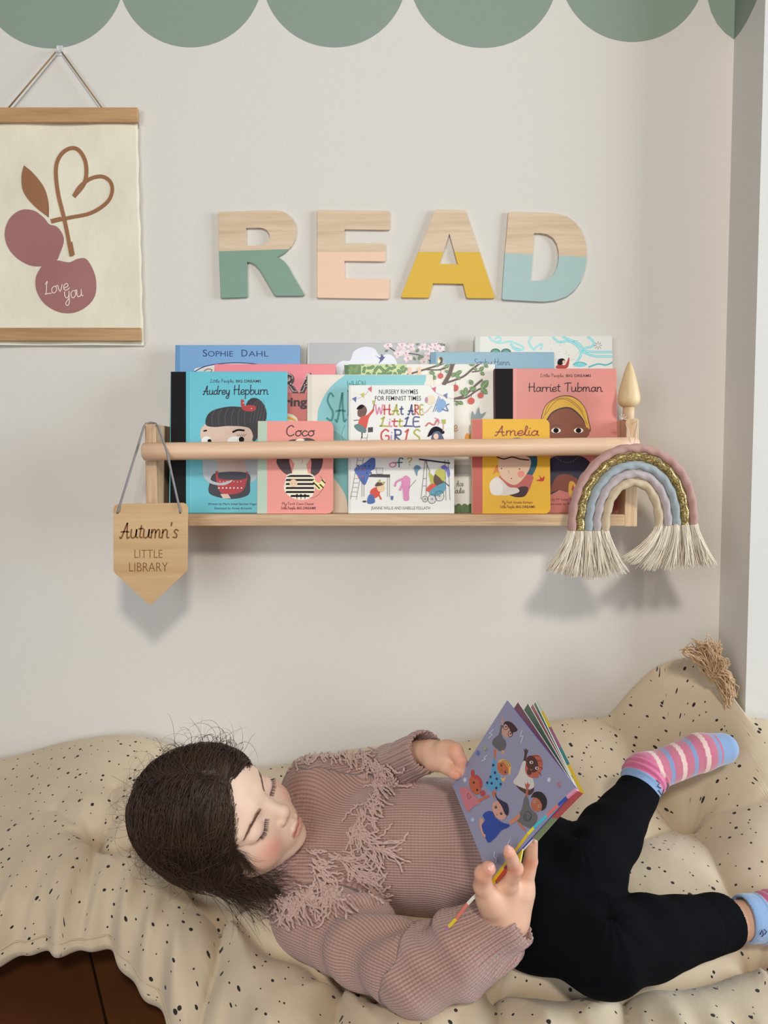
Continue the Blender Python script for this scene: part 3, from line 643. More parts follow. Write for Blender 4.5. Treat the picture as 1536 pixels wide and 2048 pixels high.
def art_tree(A, f):
    G = (88, 124, 72); B = (82, 56, 48)
    rr = random.Random(11)
    A.poly((70, 106, 60), [(687, 730), (697, 730), (697, 800), (687, 800)]); A.poly((98, 132, 78), [(697, 729), (722, 729), (722, 800), (697, 800)])
    for _ in range(14): A.ell((118, 148, 92), 699+rr.random()*20, 731+rr.random()*18, 3.4, 2.6, rr.random()*3, 8)
    A.poly((196, 212, 150), [(722, 729), (814, 729), (808, 752), (722, 752)])
    for i in range(46):
        x = 724+(i % 12)*7.6+rr.random()*3; y = 732+(i//12)*6+rr.random()*2; leaf(A, x, y, 8, rr.random()*6.3, G, .42)
    A.line(B, 3.2, [(814, 750), (840, 742), (866, 734), (888, 727)]); A.line(B, 2.4, [(852, 739), (874, 740), (890, 737)])
    for x in (816, 835): A.poly((236, 190, 158), [(x, 737), (x+4, 734), (x+7, 737), (x+7, 750), (x+1, 750)])
    A.line(B, 8, [(888, 768), (898, 750), (906, 726)]); A.line(B, 3.6, [(892, 766), (925, 754), (945, 738), (966, 722)]); A.line(B, 4, [(908, 798), (930, 790), (952, 770), (964, 760)]); A.line(B, 3.2, [(900, 797), (930, 796), (952, 782), (962, 777)])
    A.line(B, 2.2, [(944, 744), (958, 742), (964, 739)]); A.line(B, 1.6, [(907, 802), (918, 803)]); A.line(B, 3.4, [(880, 740), (900, 722)])
    for x, y, l, a in ((858, 744, 13, .3), (864, 750, 12, .9), (888, 735, 12, -.4), (890, 740, 9, .7), (872, 734, 9, -.8), (912, 755, 14, -1.2), (914, 748, 12, -.6), (938, 728, 12, .1), (934, 726, 11, -.5), (958, 742, 13, -.7), (960, 744, 11, .6), (954, 741, 9, -2.4),
            (962, 777, 22, -.85), (962, 777, 17, .7), (952, 782, 15, -2.6), (940, 782, 14, -.5), (936, 783, 13, 2.3), (930, 788, 14, -1.4), (928, 790, 12, -2.2), (916, 803, 12, .5), (914, 803, 9, 1.6), (968, 728, 11, .7), (976, 724, 11, .2), (914, 752, 10, .9), (946, 770, 13, -2.2), (910, 745, 12, 2.2)):
        leaf(A, x, y, l, a, G, .34)
    for x, y, r in ((881, 752, 5.6), (910, 776, 7), (942, 802, 7), (961, 791, 6), (955, 797, 0)):
        if r: A.ell((196, 66, 52), x, y, r, r*.95); A.line(B, 1, [(x, y-r), (x+1, y-r-4)], False)
    A.blob((122, 136, 140), [(942, 842), (944, 822), (950, 830), (957, 814), (961, 828), (972, 824), (964, 836), (954, 842)])
    A.hand((196, 130, 84), 'ie', 902, 862, 11, 1.6, width=14); A.hand((110, 106, 100), 'Ace', 912, 972, 5.5, .9, width=15); A.hand((110, 106, 100), 'Coulie', 904, 986, 5.5, .9, width=25)
    A.blob((226, 150, 30), [(930, 872), (934, 866), (938, 870), (943, 866), (948, 880), (944, 890), (930, 888)]); A.ell((190, 110, 70), 915, 882, 8, 3)
    rect(A, (186, 184, 174), 900, 930, 950, 952)
    for i in range(12): A.ell((74, 100, 50) if i % 2 else (88, 112, 58), 905+i*4, 1016+(i % 3)*3, 7, 9, n=9)
make_book('white picture book with a tree, leaves and red apples across its top', 688, 991, 728, 1.3690, .010, (226, 220, 208), art_tree)
def art_when(A, f):
    A.poly((130, 192, 196), catmull([(632, 1028), (634, 850), (640, 810), (660, 775), (690, 750)], False)+[(852, 750), (852, 760), (846, 775)]+[(846, 1028)])
    A.poly((104, 162, 162), catmull([(700, 1030), (665, 955), (636, 900)], False)+[(668, 860), (720, 900), (720, 1028)])
    A.poly((206, 182, 160), catmull([(666, 955), (680, 972), (692, 995), (697, 1028)], False)+[(640, 1028), (640, 955)])
    A.hand((42, 138, 136), 'WHEN', 694, 776, 7, 1.8, width=38)
    A.hand((40, 132, 130), 'SA', 652, 842, 28, 4.2, width=42); A.hand((40, 132, 130), 'DNESS', 694, 830, 24, 4, width=110)
    A.line((60, 120, 120), 1, [(690, 850), (683, 868), (688, 884)]); A.hand((42, 138, 136), 'IS AT YOUR', 700, 862, 8, 1.6, width=80)
    rect(A, (214, 206, 190), 614.5, 750, 624, 1028)
make_book('white and turquoise picture book half hidden behind the white nursery rhyme book', 614.5, 866, 749, 1.3560, .010, (226, 216, 200), art_when)
def small_print(A, first, second, x, y, w, c=INK, rev=True):
    A.hand(c, 'Little People,', x-w/2, y, 3.3, .75, width=w*.48); A.text(c, 'BIG DREAMS', x+w/2, y, 5.4, 'R', w*.49, bold=.02)
def art_audrey(A, f):
    rect(A, BLK, 340, 743, 372, 1028); rect(A, (84, 176, 190), 372, 743, 381, 1028)
    rect(A, (110, 196, 208), 380, 743, 381.5, 1028)
    small_print(A, 0, 0, 471, 765, 102)
    A.hand((26, 34, 60), 'Audrey', 405, 789, 8.6, 2.0, width=55, slant=.1); A.hand((26, 34, 60), 'Hepburn', 467, 789, 9.6, 2.0, width=70, slant=.05)
    hair = (34, 28, 32); skin = (216, 186, 166)
    A.blob((176, 182, 186), [(405, 925), (420, 915), (505, 915), (516, 925), (514, 955), (490, 968), (440, 972), (412, 952)])
    A.ell(hair, 512, 825, 21, 30, -.25); A.line(hair, 14, [(520, 840), (516, 862), (506, 876)])
    A.blob(skin, [(408, 850), (500, 848), (502, 890), (492, 918), (460, 930), (428, 920), (408, 900)]); A.poly((200, 172, 156), [(437, 922), (490, 920), (494, 945), (435, 945)])
    A.blob(hair, [(412, 850), (414, 832), (428, 820), (460, 813), (490, 816), (506, 828), (512, 850), (508, 876), (498, 856), (460, 852), (430, 854)])
    for i in range(6): A.line((104, 96, 100), .6, [(425+i*13, 851), (424+i*13, 833), (432+i*12, 817)])
    for i in range(5): A.line((104, 96, 100), .5, [(500+i*6, 845), (506+i*6, 815), (514+i*3, 800)])
    A.ell((238, 232, 226), 413, 882, 10, 9.5); A.ell((238, 232, 226), 471, 882, 16, 9.5); A.ell(BLK, 419, 882, 4); A.ell(BLK, 483, 879, 5.5)
    for k_ in range(5): A.line(BLK, .7, [(474+k_*3.4, 873), (475+k_*4.4, 868)], False)
    A.line(BLK, 3.2, [(408, 862), (413, 861)]); A.line(BLK, 3.8, [(466, 864), (476, 860), (488, 861)])
    A.blob((176, 44, 44), [(482, 800), (488, 801), (490, 812), (496, 810), (510, 812), (511, 820), (498, 823), (484, 818)]); A.ell((240, 210, 200), 487, 806, 1.2, n=6); A.ell((240, 210, 200), 503, 817, 1.2, n=6)
    A.blob((40, 34, 44), [(420, 965), (432, 946), (494, 946), (500, 970), (496, 990), (465, 998), (435, 994), (418, 985)])
    A.blob((176, 36, 44), [(431, 946), (437, 944), (440, 958), (490, 958), (492, 944), (496, 948), (488, 978), (470, 988), (440, 984)])
    A.blob((182, 186, 190), [(406, 935), (412, 925), (416, 955), (440, 966), (465, 960), (450, 970), (424, 968), (408, 955)])
    for i in range(7): A.ell((238, 222, 214), 440+i*7, 963+(i % 2), 1.0, n=6); A.ell((238, 222, 214), 438+i*7.5, 976, 1.7, n=7)
    A.poly((216, 186, 166), [(441, 988), (456, 988), (462, 997), (446, 997)])
    A.text(INK, 'Written by Maria Isabel Sánchez Vegara', 466, 1010, 4.4, 'C', 100); A.text(INK, 'Illustrated by Amaia Arrazola', 466, 1018.5, 4.4, 'C', 74)
make_book('turquoise hardback with a black cloth spine and a girl with a ponytail', 340, 573, 743, 1.3560, .011, (98, 186, 200), art_audrey, spine=BLK)
def art_harriet(A, f):
    rect(A, BLK, 986, 737, 1026, 1028); rect(A, (222, 144, 138), 1026, 737, 1033, 1028); rect(A, (186, 110, 100), 1033, 960, 1236, 1028)
    small_print(A, 0, 0, 1131, 754, 102, (70, 26, 34))
    A.hand((64, 22, 30), 'Harriet', 1057, 783, 8.8, 2.1, width=64); A.hand((64, 22, 30), 'Tubman', 1129, 783, 8.8, 2.1, width=76)
    Y = (218, 170, 58); sk = (132, 70, 48)
    A.blob((96, 44, 40), [(1081, 842), (1090, 812), (1110, 796), (1131, 790.5), (1152, 796), (1170, 815), (1178, 842), (1178, 865), (1130, 860), (1084, 862)])
    A.blob(Y, [(1083, 842), (1091, 813), (1110, 798), (1131, 792.5), (1152, 798), (1169, 816), (1176, 842), (1176, 862), (1130, 850), (1086, 862)])
    A.line((110, 52, 30), .9, [(1086, 838), (1100, 806), (1128, 796), (1150, 806), (1166, 824)]); A.line((110, 52, 30), .9, [(1090, 830), (1112, 802), (1134, 800), (1160, 820), (1175, 850)])
    A.blob((60, 34, 32), [(1090, 848), (1104, 824), (1130, 814), (1150, 820), (1170, 845), (1160, 860), (1100, 860)])
    A.blob(sk, [(1092, 850), (1106, 826), (1130, 817), (1150, 824), (1172, 852), (1173, 885), (1160, 905), (1130, 918), (1105, 905), (1090, 880)]); A.ell(sk, 1174, 864, 5, 9)
    for ex in (1112, 1157): A.ell((236, 226, 214), ex, 861, 9.5, 5.2); A.ell((24, 16, 18), ex, 861, 5.4, 5)
    A.line((80, 30, 24), 1, [(1103, 852), (1112, 850), (1122, 852)]); A.line((80, 30, 24), 1, [(1148, 852), (1158, 850), (1166, 852)])
    A.blob((44, 42, 62), [(1095, 930), (1112, 912), (1160, 912), (1182, 928), (1190, 960), (1184, 975), (1140, 968), (1110, 985), (1098, 984)])
    A.line((150, 120, 100), 1, [(1112, 914), (1122, 922), (1134, 925), (1148, 921), (1156, 914)])
    for i in range(9): A.ell((60, 40, 40), 1114+i*5, 917+math.sin(i/8*3.14)*8, 1.5, n=6)
    A.blob((122, 62, 44), [(1100, 984), (1112, 955), (1130, 948), (1150, 955), (1168, 975), (1140, 985), (1118, 980)])
    A.blob((200, 150, 60), [(1138, 966), (1146, 963), (1152, 972), (1150, 988), (1138, 992)]); A.blob((170, 60, 40), [(1143, 980), (1146, 970), (1149, 982)])
    A.text((110, 44, 40), 'Written by Mª Isabel Sánchez Vegara', 1131, 1001, 4.4, 'C', 104); A.text((110, 44, 40), 'Illustrated by Pili Aguado', 1131, 1010, 4.4, 'C', 74)
make_book('salmon pink hardback with black cloth spine and a woman in a yellow headscarf', 990, 1235, 737, 1.3560, .011, (214, 136, 126), art_harriet, spine=BLK)
def art_girls(A, f):
    A.text((30, 26, 30), 'NURSERY RHYMES', 797, 788, 9, 'C', 78, bold=.006); A.text((30, 26, 30), 'FOR FEMINIST TIMES', 796, 801, 9, 'C', 92, bold=.006)
    pk, rd, ol, nv, tq, li = (206, 128, 160), (194, 66, 58), (168, 166, 60), (58, 72, 120), (64, 120, 130), (180, 150, 200)
    A.hand(pk, 'WHAt', 750, 829, 9.8, 3.1, width=57, cols=[pk, rd, ol, nv]); A.hand(nv, 'ARE', 815, 829, 9.6, 3.1, width=33, cols=[nv, rd, ol])
    A.hand(ol, 'LittLE', 758, 853, 9.4, 3.2, width=84, cols=[ol, pk, rd, ol, nv, (80, 84, 130)]); A.hand(rd, 'GiRLS', 760, 883, 12, 3.6, width=82, cols=[rd, li, nv, rd, ol])
    A.hand(pk, 'of', 778, 934, 9, 2.8, width=28, cols=[pk, tq]); A.hand(tq, '?', 813, 930, 7.5, 2.6, 12, cols=[(170, 160, 80)])
    A.text((34, 28, 32), 'JEANNE WILLIS AND ISABELLE FOLLATH', 801, 1019, 6, 'C', 118, bold=.004)
    A.line((190, 110, 110), .7, [(699, 800), (716, 797), (732, 788), (743, 771)]); A.line((190, 110, 110), .7, [(861, 771), (870, 784), (888, 793), (906, 798)])
    for x, y, c in ((704, 797, (72, 96, 160)), (720, 789, (190, 184, 70)), (735, 777, (196, 90, 110)), (863, 777, (196, 90, 110)), (886, 790, (90, 110, 150))): A.poly(c, [(x, y), (x+9, y-4), (x+8, y+8)])
    # girl painting, top left
    A.blob((96, 60, 44), [(716, 818), (722, 809), (730, 812), (734, 822), (728, 834), (716, 832)]); A.blob((32, 26, 30), [(713, 818), (720, 810), (728, 812), (722, 818)])
    A.blob((206, 66, 48), [(716, 848), (722, 834), (734, 830), (746, 818), (748, 822), (738, 836), (732, 858), (720, 852)]); A.blob((84, 116, 116), [(708, 852), (718, 848), (732, 858), (730, 866), (716, 862)]); A.line((120, 70, 50), 2, [(746, 820), (749, 806)]); A.poly((170, 170, 80), [(745, 801), (751, 801), (750, 808), (745, 808)])
    A.line((120, 70, 50), 1.8, [(718, 840), (708, 841)], False); A.poly((40, 34, 38), [(736, 855), (746, 854), (746, 864), (736, 865)]); A.line((30, 26, 30), 2, [(724, 866), (724, 876)], False)
    for x0, y0, x1, y1 in ((725, 873, 718, 1000), (735, 866, 730, 1000)): pass
    for X in (0, 13): A.line((70, 64, 66), .8, [(722+X-8, 880), (702+X-1, 999)] if 0 else [(724+X*.9, 868), (701+X*.9, 999)], False)
    for i in range(14): A.line((70, 64, 66), .7, [(723-i*1.65, 876+i*9), (734-i*1.65, 876+i*9)], False)
    A.blob((72, 100, 170), [(709, 938), (726, 928), (748, 914), (750, 936), (742, 942), (736, 958), (728, 970), (714, 950)])
    for i in range(9): A.ell((190, 80, 80) if i % 2 else (40, 50, 110), 716+(i*13) % 30, 932+(i*7) % 28, 1.9, n=7)
    # woman upside down top right
    A.ell((224, 212, 180), 862, 800, 9, 10, .3); A.ell((180, 120, 150), 853, 800, 3, 6)
    for k_ in range(6): A.line((70, 110, 160), 1.3, [(878+k_*2, 792+k_*3), (866+k_*4, 824-k_*1.2)], False)
    A.blob((120, 160, 200), [(872, 806), (884, 798), (892, 806), (886, 820), (876, 824)]); A.line((210, 170, 150), 1.5, [(864, 812), (850, 826), (843, 818)]); A.line((60, 100, 150), 2.2, [(884, 818), (896, 822), (892, 812), (898, 808)])
    # pirate right
    A.line((196, 90, 90), 3, [(852, 852), (858, 846), (868, 850), (874, 840), (878, 846)]); A.line((206, 140, 160), 2, [(870, 836), (878, 840), (876, 850)])
    A.blob((28, 24, 34), [(855, 874), (862, 858), (874, 853), (888, 862), (886, 868), (868, 868)]); A.ell((228, 190, 166), 873, 874, 6, 7); A.blob((60, 76, 110), [(866, 866), (880, 864), (888, 884), (864, 884)]); A.ell((228, 190, 166), 872, 873, 5, 6); A.poly((170, 170, 80), [(883, 839), (892, 839), (891, 848), (884, 847)]); A.line((200, 150, 120), 2, [(887, 848), (886, 862)], False)
    # lower scene
    A.poly((50, 44, 52), [(738, 952), (742, 948), (780, 949), (780, 955), (738, 954)]); 
    for x in (724, 728, 775, 779): A.line((60, 54, 58), .8, [(x, 955), (x, 993)], False)
    A.poly((210, 208, 204), [(752, 936), (766, 936), (765, 948), (754, 948)]); A.line((60, 60, 64), .7, [(752, 936), (766, 936), (765, 948), (754, 948), (752, 936)], False)
    A.blob((206, 66, 48), [(740, 986), (744, 978), (756, 974), (760, 986), (752, 996), (744, 992)]); A.blob((66, 100, 160), [(734, 1004), (738, 990), (746, 990), (750, 1004), (740, 1008)]); A.ell((232, 196, 150), 762, 976, 8, 8); A.blob((80, 50, 40), [(750, 972), (756, 964), (768, 968), (760, 972)]); A.line((206, 66, 48), 3.4, [(756, 986), (762, 998)], False)
    leaf(A, 758, 966, 8, -1.2, (170, 170, 80), .3, None); leaf(A, 764, 968, 8, -.6, (170, 170, 80), .3, None); A.ell((50, 46, 50), 729, 1003, 4, 2)
    A.blob((210, 130, 170), [(803, 962), (810, 954), (820, 956), (820, 972), (818, 986), (818, 1000), (808, 1000), (806, 984)]); A.ell((214, 134, 174), 812, 962, 8, 11); A.line((210, 130, 170), 4, [(804, 958), (793, 964), (790, 972)]); A.line((210, 130, 170), 4, [(806, 966), (800, 980)]); A.line((80, 60, 70), .8, [(818, 976), (832, 960)], False)
    A.blob((96, 136, 160), [(828, 936), (834, 930), (842, 936), (836, 942), (834, 952), (830, 944)])
    A.poly((70, 100, 150), [(781, 992), (787, 992), (786, 1000), (782, 1000)])
    A.poly((34, 30, 40), [(838, 917), (900, 925), (900, 928), (838, 920)]); 
    for x0, x1, y1 in ((850, 842, 998), (854, 852, 990), (890, 892, 1000), (896, 900, 1000)): A.line((60, 56, 60), .9, [(x0, 920), (x1, y1)], False)
    for y in (957, 972): A.line((60, 56, 60), .8, [(846, y), (853, y)], False)
    A.line((120, 90, 60), 1.2, [(851, 922), (860, 944)], False); A.blob((178, 176, 70), [(857, 944), (862, 948), (872, 958), (870, 972), (862, 966)]); A.blob((90, 60, 50), [(868, 952), (876, 946), (888, 962), (878, 974), (868, 966)]); A.blob((186, 186, 80), [(870, 946), (878, 938), (890, 944), (888, 964), (880, 956)])
    A.blob((206, 80, 60), [(852, 980), (862, 968), (872, 970), (864, 984)]); A.blob((84, 150, 170), [(858, 986), (870, 974), (890, 966), (888, 984), (870, 992)]); A.line((50, 46, 50), 1.6, [(886, 962), (898, 972)], False)
    for cx, r in ((863, 1000, )[:1]*1 and ((850, 6), (864, 9), (879, 10))): 
        cy = 998 if cx < 870 else 992
        A.line((60, 56, 60), .9, [(cx+r*.9*math.cos(t), cy+r*math.sin(t)) for t in [k_*math.pi/6 for k_ in range(13)]])
        for k_ in range(4): a = k_*math.pi/4; A.line((90, 86, 90), .4, [(cx-r*.9*math.cos(a), cy-r*math.sin(a)), (cx+r*.9*math.cos(a), cy+r*math.sin(a))], False)
    A.blob((110, 110, 180), [(882, 936), (888, 930), (898, 938), (900, 950), (896, 954), (892, 942)])
    rect(A, (214, 212, 206), 696, 770, 701, 1028)
make_book('white nursery rhyme book with bunting and multicoloured title at the centre front', 697, 908, 770, 1.3400, .013, (226, 224, 218), art_girls, spine=(214, 210, 204))
def art_coco(A, f):
    rect(A, (176, 196, 172), 514, 842, 534, 1028)
    A.hand((70, 24, 34), 'Coco', 572, 872, 10.5, 2.4, width=57)
    h = (66, 38, 46); sk = (236, 224, 200); k_ = (34, 26, 28)
    A.blob(h, [(568, 890), (580, 880), (600, 878), (618, 876), (634, 884), (636, 900), (646, 920), (638, 945), (622, 950), (620, 915), (580, 915), (584, 948), (568, 946), (553, 925), (560, 905)])
    A.ell(sk, 601, 905, 21, 28); A.poly(sk, [(590, 925), (612, 925), (616, 948), (584, 948)]); A.line((150, 120, 100), .8, [(603, 918), (606, 922), (603, 926)])
    A.blob(h, [(574, 892), (586, 880), (600, 884), (616, 879), (630, 892), (616, 888), (600, 892), (584, 890)])
    A.blob(sk, [(570, 965), (574, 950), (590, 946), (612, 946), (628, 952), (630, 975), (622, 995), (600, 1000), (578, 992), (568, 978)])
    for i in range(6): w = 30 if i < 5 else 20; A.poly(k_, [(601-w*.95+(i == 0)*8, 950+i*8), (601+w*.9-(i == 0)*8, 950+i*8), (601+w*.9, 954+i*8), (601-w, 954+i*8)])
    A.blob((244, 226, 150), [(626, 960), (632, 976), (640, 980), (650, 968), (646, 958), (638, 966)]); 
    for q in ((630, 968), (636, 974), (643, 972), (647, 963)): A.line(k_, 2.4, [(q[0]-3, q[1]-3), (q[0]+3, q[1]+3)], False)
    A.ell((232, 196, 160), 587, 966, 8, 8); A.line((120, 70, 50), .9, [(580, 962), (587, 958), (594, 962)]); A.ell(k_, 584, 967, .8, n=6); A.ell(k_, 590, 967, .8, n=6)
    A.line((90, 60, 60), .7, [(646, 960), (640, 952)]); A.line((90, 60, 60), .7, [(648, 975), (636, 990), (622, 996), (616, 990)])
    for x in (592, 600, 608): A.poly(k_, [(x, 988), (x+4, 988), (x+2, 1000)])
    A.hand((110, 40, 44), 'My First', 564, 1010, 3, .7, width=26); A.text((80, 26, 34), 'Coco Chanel', 593, 1010, 4.6, 'L', 34, bold=.01)
    A.hand((110, 40, 44), 'Little People,', 562, 1018.5, 2.8, .7, width=30); A.text((80, 26, 34), 'BIG DREAMS', 594, 1018.5, 4.8, 'L', 38, bold=.02)
make_book('small pink board book with a striped-jersey figure standing at front left', 515, 666, 842, 1.3350, .018, (230, 146, 134), art_coco, board=True)
def art_amelia(A, f):
    rect(A, (190, 92, 80), 940, 838, 965, 1028)
    A.hand((150, 70, 40), 'Amelia', 988, 871, 9.5, 2.6, width=90, slant=.08)
    A.blob((34, 82, 96), [(1014, 890), (1022, 878), (1040, 876), (1058, 886), (1072, 905), (1074, 930), (1062, 955), (1050, 965), (1040, 950)])
    A.blob((206, 120, 40), [(986, 948), (994, 930), (1002, 938), (1004, 950), (994, 944)])
    A.blob((186, 92, 84), [(996, 960), (1012, 948), (1062, 950), (1064, 965), (1050, 990), (1020, 984)])
    A.blob((60, 26, 34), [(1008, 985), (1020, 988), (1040, 974), (1056, 975), (1050, 992), (1030, 994)])
    A.blob((222, 186, 156), [(997, 922), (1006, 912), (1050, 912), (1062, 925), (1052, 950), (1030, 970), (1006, 958), (997, 940)]); A.ell((226, 140, 120), 1042, 948, 7, 7)
    A.ell(INK, 1003, 937, 1.4, n=8); A.ell(INK, 1039, 938, 1.4, n=8); A.line((130, 80, 60), .7, [(1017, 940), (1018, 947)]); A.ell((190, 60, 50), 1023, 957, 1.6, n=8)
    A.line((60, 24, 28), 2.6, [(994, 914), (1008, 918), (1024, 914), (1040, 918), (1058, 920)]); A.blob((216, 206, 196), [(990, 975), (984, 962), (994, 953), (1006, 962), (1018, 974), (1034, 976), (1038, 984), (1018, 990), (996, 990), (980, 980)])
    A.blob((230, 222, 212), [(979, 972), (984, 960), (998, 958), (1006, 975), (1000, 990), (984, 988)])
    A.blob((190, 50, 40), [(1072, 960), (1080, 958), (1078, 950), (1084, 956), (1089, 952), (1087, 962), (1076, 962)])
    A.hand((120, 60, 30), 'My First', 1004, 1007, 3, .7, width=20); A.text((96, 36, 34), 'Amelia Earhart', 1026, 1007, 4.6, 'L', 39, bold=.01)
    A.hand((120, 60, 30), 'Little People,', 1000, 1016, 2.8, .7, width=30); A.text((96, 36, 34), 'BIG DREAMS', 1032, 1016, 4.8, 'L', 38, bold=.02)
make_book('small yellow board book with a flying-helmet figure standing at front right', 944, 1100, 838, 1.3350, .018, (226, 172, 44), art_amelia, board=True)
# ------------------------------------------------------------ implicit-surface modelling (smooth unions, meshed by surface nets)
def V3(v): return np.array(tuple(v), float)
class Field:
    def __init__(s): s.ops = []
    def cone(s, a, b, ra, rb=None, k=0.01, sub=False, sq=None):
        """tapered capsule; sq = (axis, factor) flattens it along an axis"""
        a, b = V3(a), V3(b); rb = ra if rb is None else rb
        def f(p):
            ba = b-a; t = np.clip(((p-a)@ba)/(ba@ba+1e-12), 0, 1); d = p-(a+t[..., None]*ba)
            if sq is not None: ax, fa = sq; d = d+np.multiply.outer(d@ax, ax)*(1/fa-1)
            return np.sqrt((d*d).sum(-1))-(ra+(rb-ra)*t)
        m = max(ra, rb); s.ops.append((f, np.minimum(a, b)-m, np.maximum(a, b)+m, k, sub)); return s
    def ell(s, c, r, R=None, k=0.01, sub=False):
        c, r = V3(c), np.array(r, float); R = np.eye(3) if R is None else np.array(R)      # columns of R = ellipsoid axes
        def f(p):
            q = (p-c)@R; k0 = np.sqrt(((q/r)**2).sum(-1)); k1 = np.sqrt(((q/(r*r))**2).sum(-1)); return k0*(k0-1)/(k1+1e-9)
        ext = np.sqrt(((R*r)**2).sum(1)); s.ops.append((f, c-ext, c+ext, k, sub)); return s
    @staticmethod
    def comb(D, d, k, sub):
        if sub: d = -d; h = np.clip(0.5-0.5*(D-d)/k, 0, 1); return D*(1-h)+d*h+k*h*(1-h)
        h = np.clip(0.5+0.5*(D-d)/k, 0, 1); return D*(1-h)+d*h-k*h*(1-h)
    def ev(s, p):
        D = np.full(p.shape[:-1], 0.06)
        for f, lo, hi, k, sub in s.ops: D = s.comb(D, f(p), k, sub)
        return D
    def mesh(s, h):
        add = [o for o in s.ops if not o[4]]
        lo = np.min([o[1] for o in add], 0)-4*h-.006; hi = np.max([o[2] for o in add], 0)+4*h+.006
        n = np.ceil((hi-lo)/h).astype(int)+1; D = np.full(n, 0.06, np.float32)
        ax = [lo[i]+h*np.arange(n[i]) for i in range(3)]
        for f, a, b, k, sub in s.ops:
            m = k+3*h; i0 = np.clip(np.floor((a-m-lo)/h).astype(int), 0, n-1); i1 = np.clip(np.ceil((b+m-lo)/h).astype(int)+1, 1, n)
            if np.any(i1 <= i0): continue
            g = np.stack(np.meshgrid(ax[0][i0[0]:i1[0]], ax[1][i0[1]:i1[1]], ax[2][i0[2]:i1[2]], indexing='ij'), -1)
            sl = tuple(slice(i0[i], i1[i]) for i in range(3)); D[sl] = s.comb(D[sl], f(g), k, sub)
        return surface_nets(D, lo, h)
    def project(s, p, off=0.0, it=6):
        p = np.array(p, float); e = 1e-4
        for _ in range(it):
            d = s.ev(p)-off; g = np.stack([s.ev(p+np.eye(3)[i]*e)-s.ev(p-np.eye(3)[i]*e) for i in range(3)], -1)/(2*e)
            g2 = (g*g).sum(-1)+1e-6; p = p-g*(d/g2)[..., None]*0.9
        return p
    def normal(s, p, e=5e-4):
        g = np.stack([s.ev(p+np.eye(3)[i]*e)-s.ev(p-np.eye(3)[i]*e) for i in range(3)], -1); return g/(np.linalg.norm(g, axis=-1, keepdims=True)+1e-12)
    def hit(s, px, py, t0=0.5, t1=1.7):
        """surface points seen along the camera rays through photo pixels"""
        px, py = np.atleast_1d(px).astype(float), np.atleast_1d(py).astype(float)
        r = np.stack([V3(ray(a, b)) for a, b in zip(px, py)]); o = V3(CAM); t = np.full(len(px), t0); ok = np.zeros(len(px), bool)
        for _ in range(160):
            d = s.ev(o+r*t[:, None]); ok |= d < 5e-4; t = np.where(ok, t, t+np.maximum(d*.7, 3e-4)); 
            if np.all(ok | (t > t1)): break
        return o+r*t[:, None], ok
def surface_nets(D, lo, h):
    n = D.shape; S = D < 0
    c = np.zeros((n[0]-1, n[1]-1, n[2]-1), np.uint8)
    for i in (0, 1):
        for j in (0, 1):
            for k in (0, 1): c += S[i:n[0]-1+i, j:n[1]-1+j, k:n[2]-1+k]
    act = (c > 0) & (c < 8); I = np.argwhere(act); idx = np.full(c.shape, -1, np.int64); idx[act] = np.arange(len(I))
    acc = np.zeros((len(I), 3)); cnt = np.zeros(len(I))
    corners = [(a, b, e) for a in (0, 1) for b in (0, 1) for e in (0, 1)]
    val = {q: D[I[:, 0]+q[0], I[:, 1]+q[1], I[:, 2]+q[2]].astype(float) for q in corners}
    for q in corners:
        for a in range(3):
            if q[a]: continue
            q2 = list(q); q2[a] = 1; q2 = tuple(q2); v0, v1 = val[q], val[q2]; m = (v0 < 0) != (v1 < 0)
            t = np.where(m, v0/(v0-v1+1e-20), 0); p = np.tile(np.array(q, float), (len(I), 1)); p[:, a] += t; acc[m] += p[m]; cnt[m] += 1
    V = lo+h*(I+acc/np.maximum(cnt, 1)[:, None]); F = []
    for a in range(3):
        b, c_ = (a+1) % 3, (a+2) % 3
        sl0 = [slice(None)]*3; sl1 = [slice(None)]*3; sl0[a] = slice(0, n[a]-1); sl1[a] = slice(1, n[a])
        E = S[tuple(sl0)] != S[tuple(sl1)]; Q = np.argwhere(E); Q = Q[(Q[:, b] > 0) & (Q[:, c_] > 0) & (Q[:, b] < n[b]-1) & (Q[:, c_] < n[c_]-1)]
        ins = S[Q[:, 0], Q[:, 1], Q[:, 2]]; q = []
        for db, dc in ((1, 1), (0, 1), (0, 0), (1, 0)):
            r = Q.copy(); r[:, b] -= db; r[:, c_] -= dc; q.append(idx[r[:, 0], r[:, 1], r[:, 2]])
        q = np.stack(q, 1); q[~ins] = q[~ins][:, ::-1]; F.append(q)
    return V, np.concatenate(F)
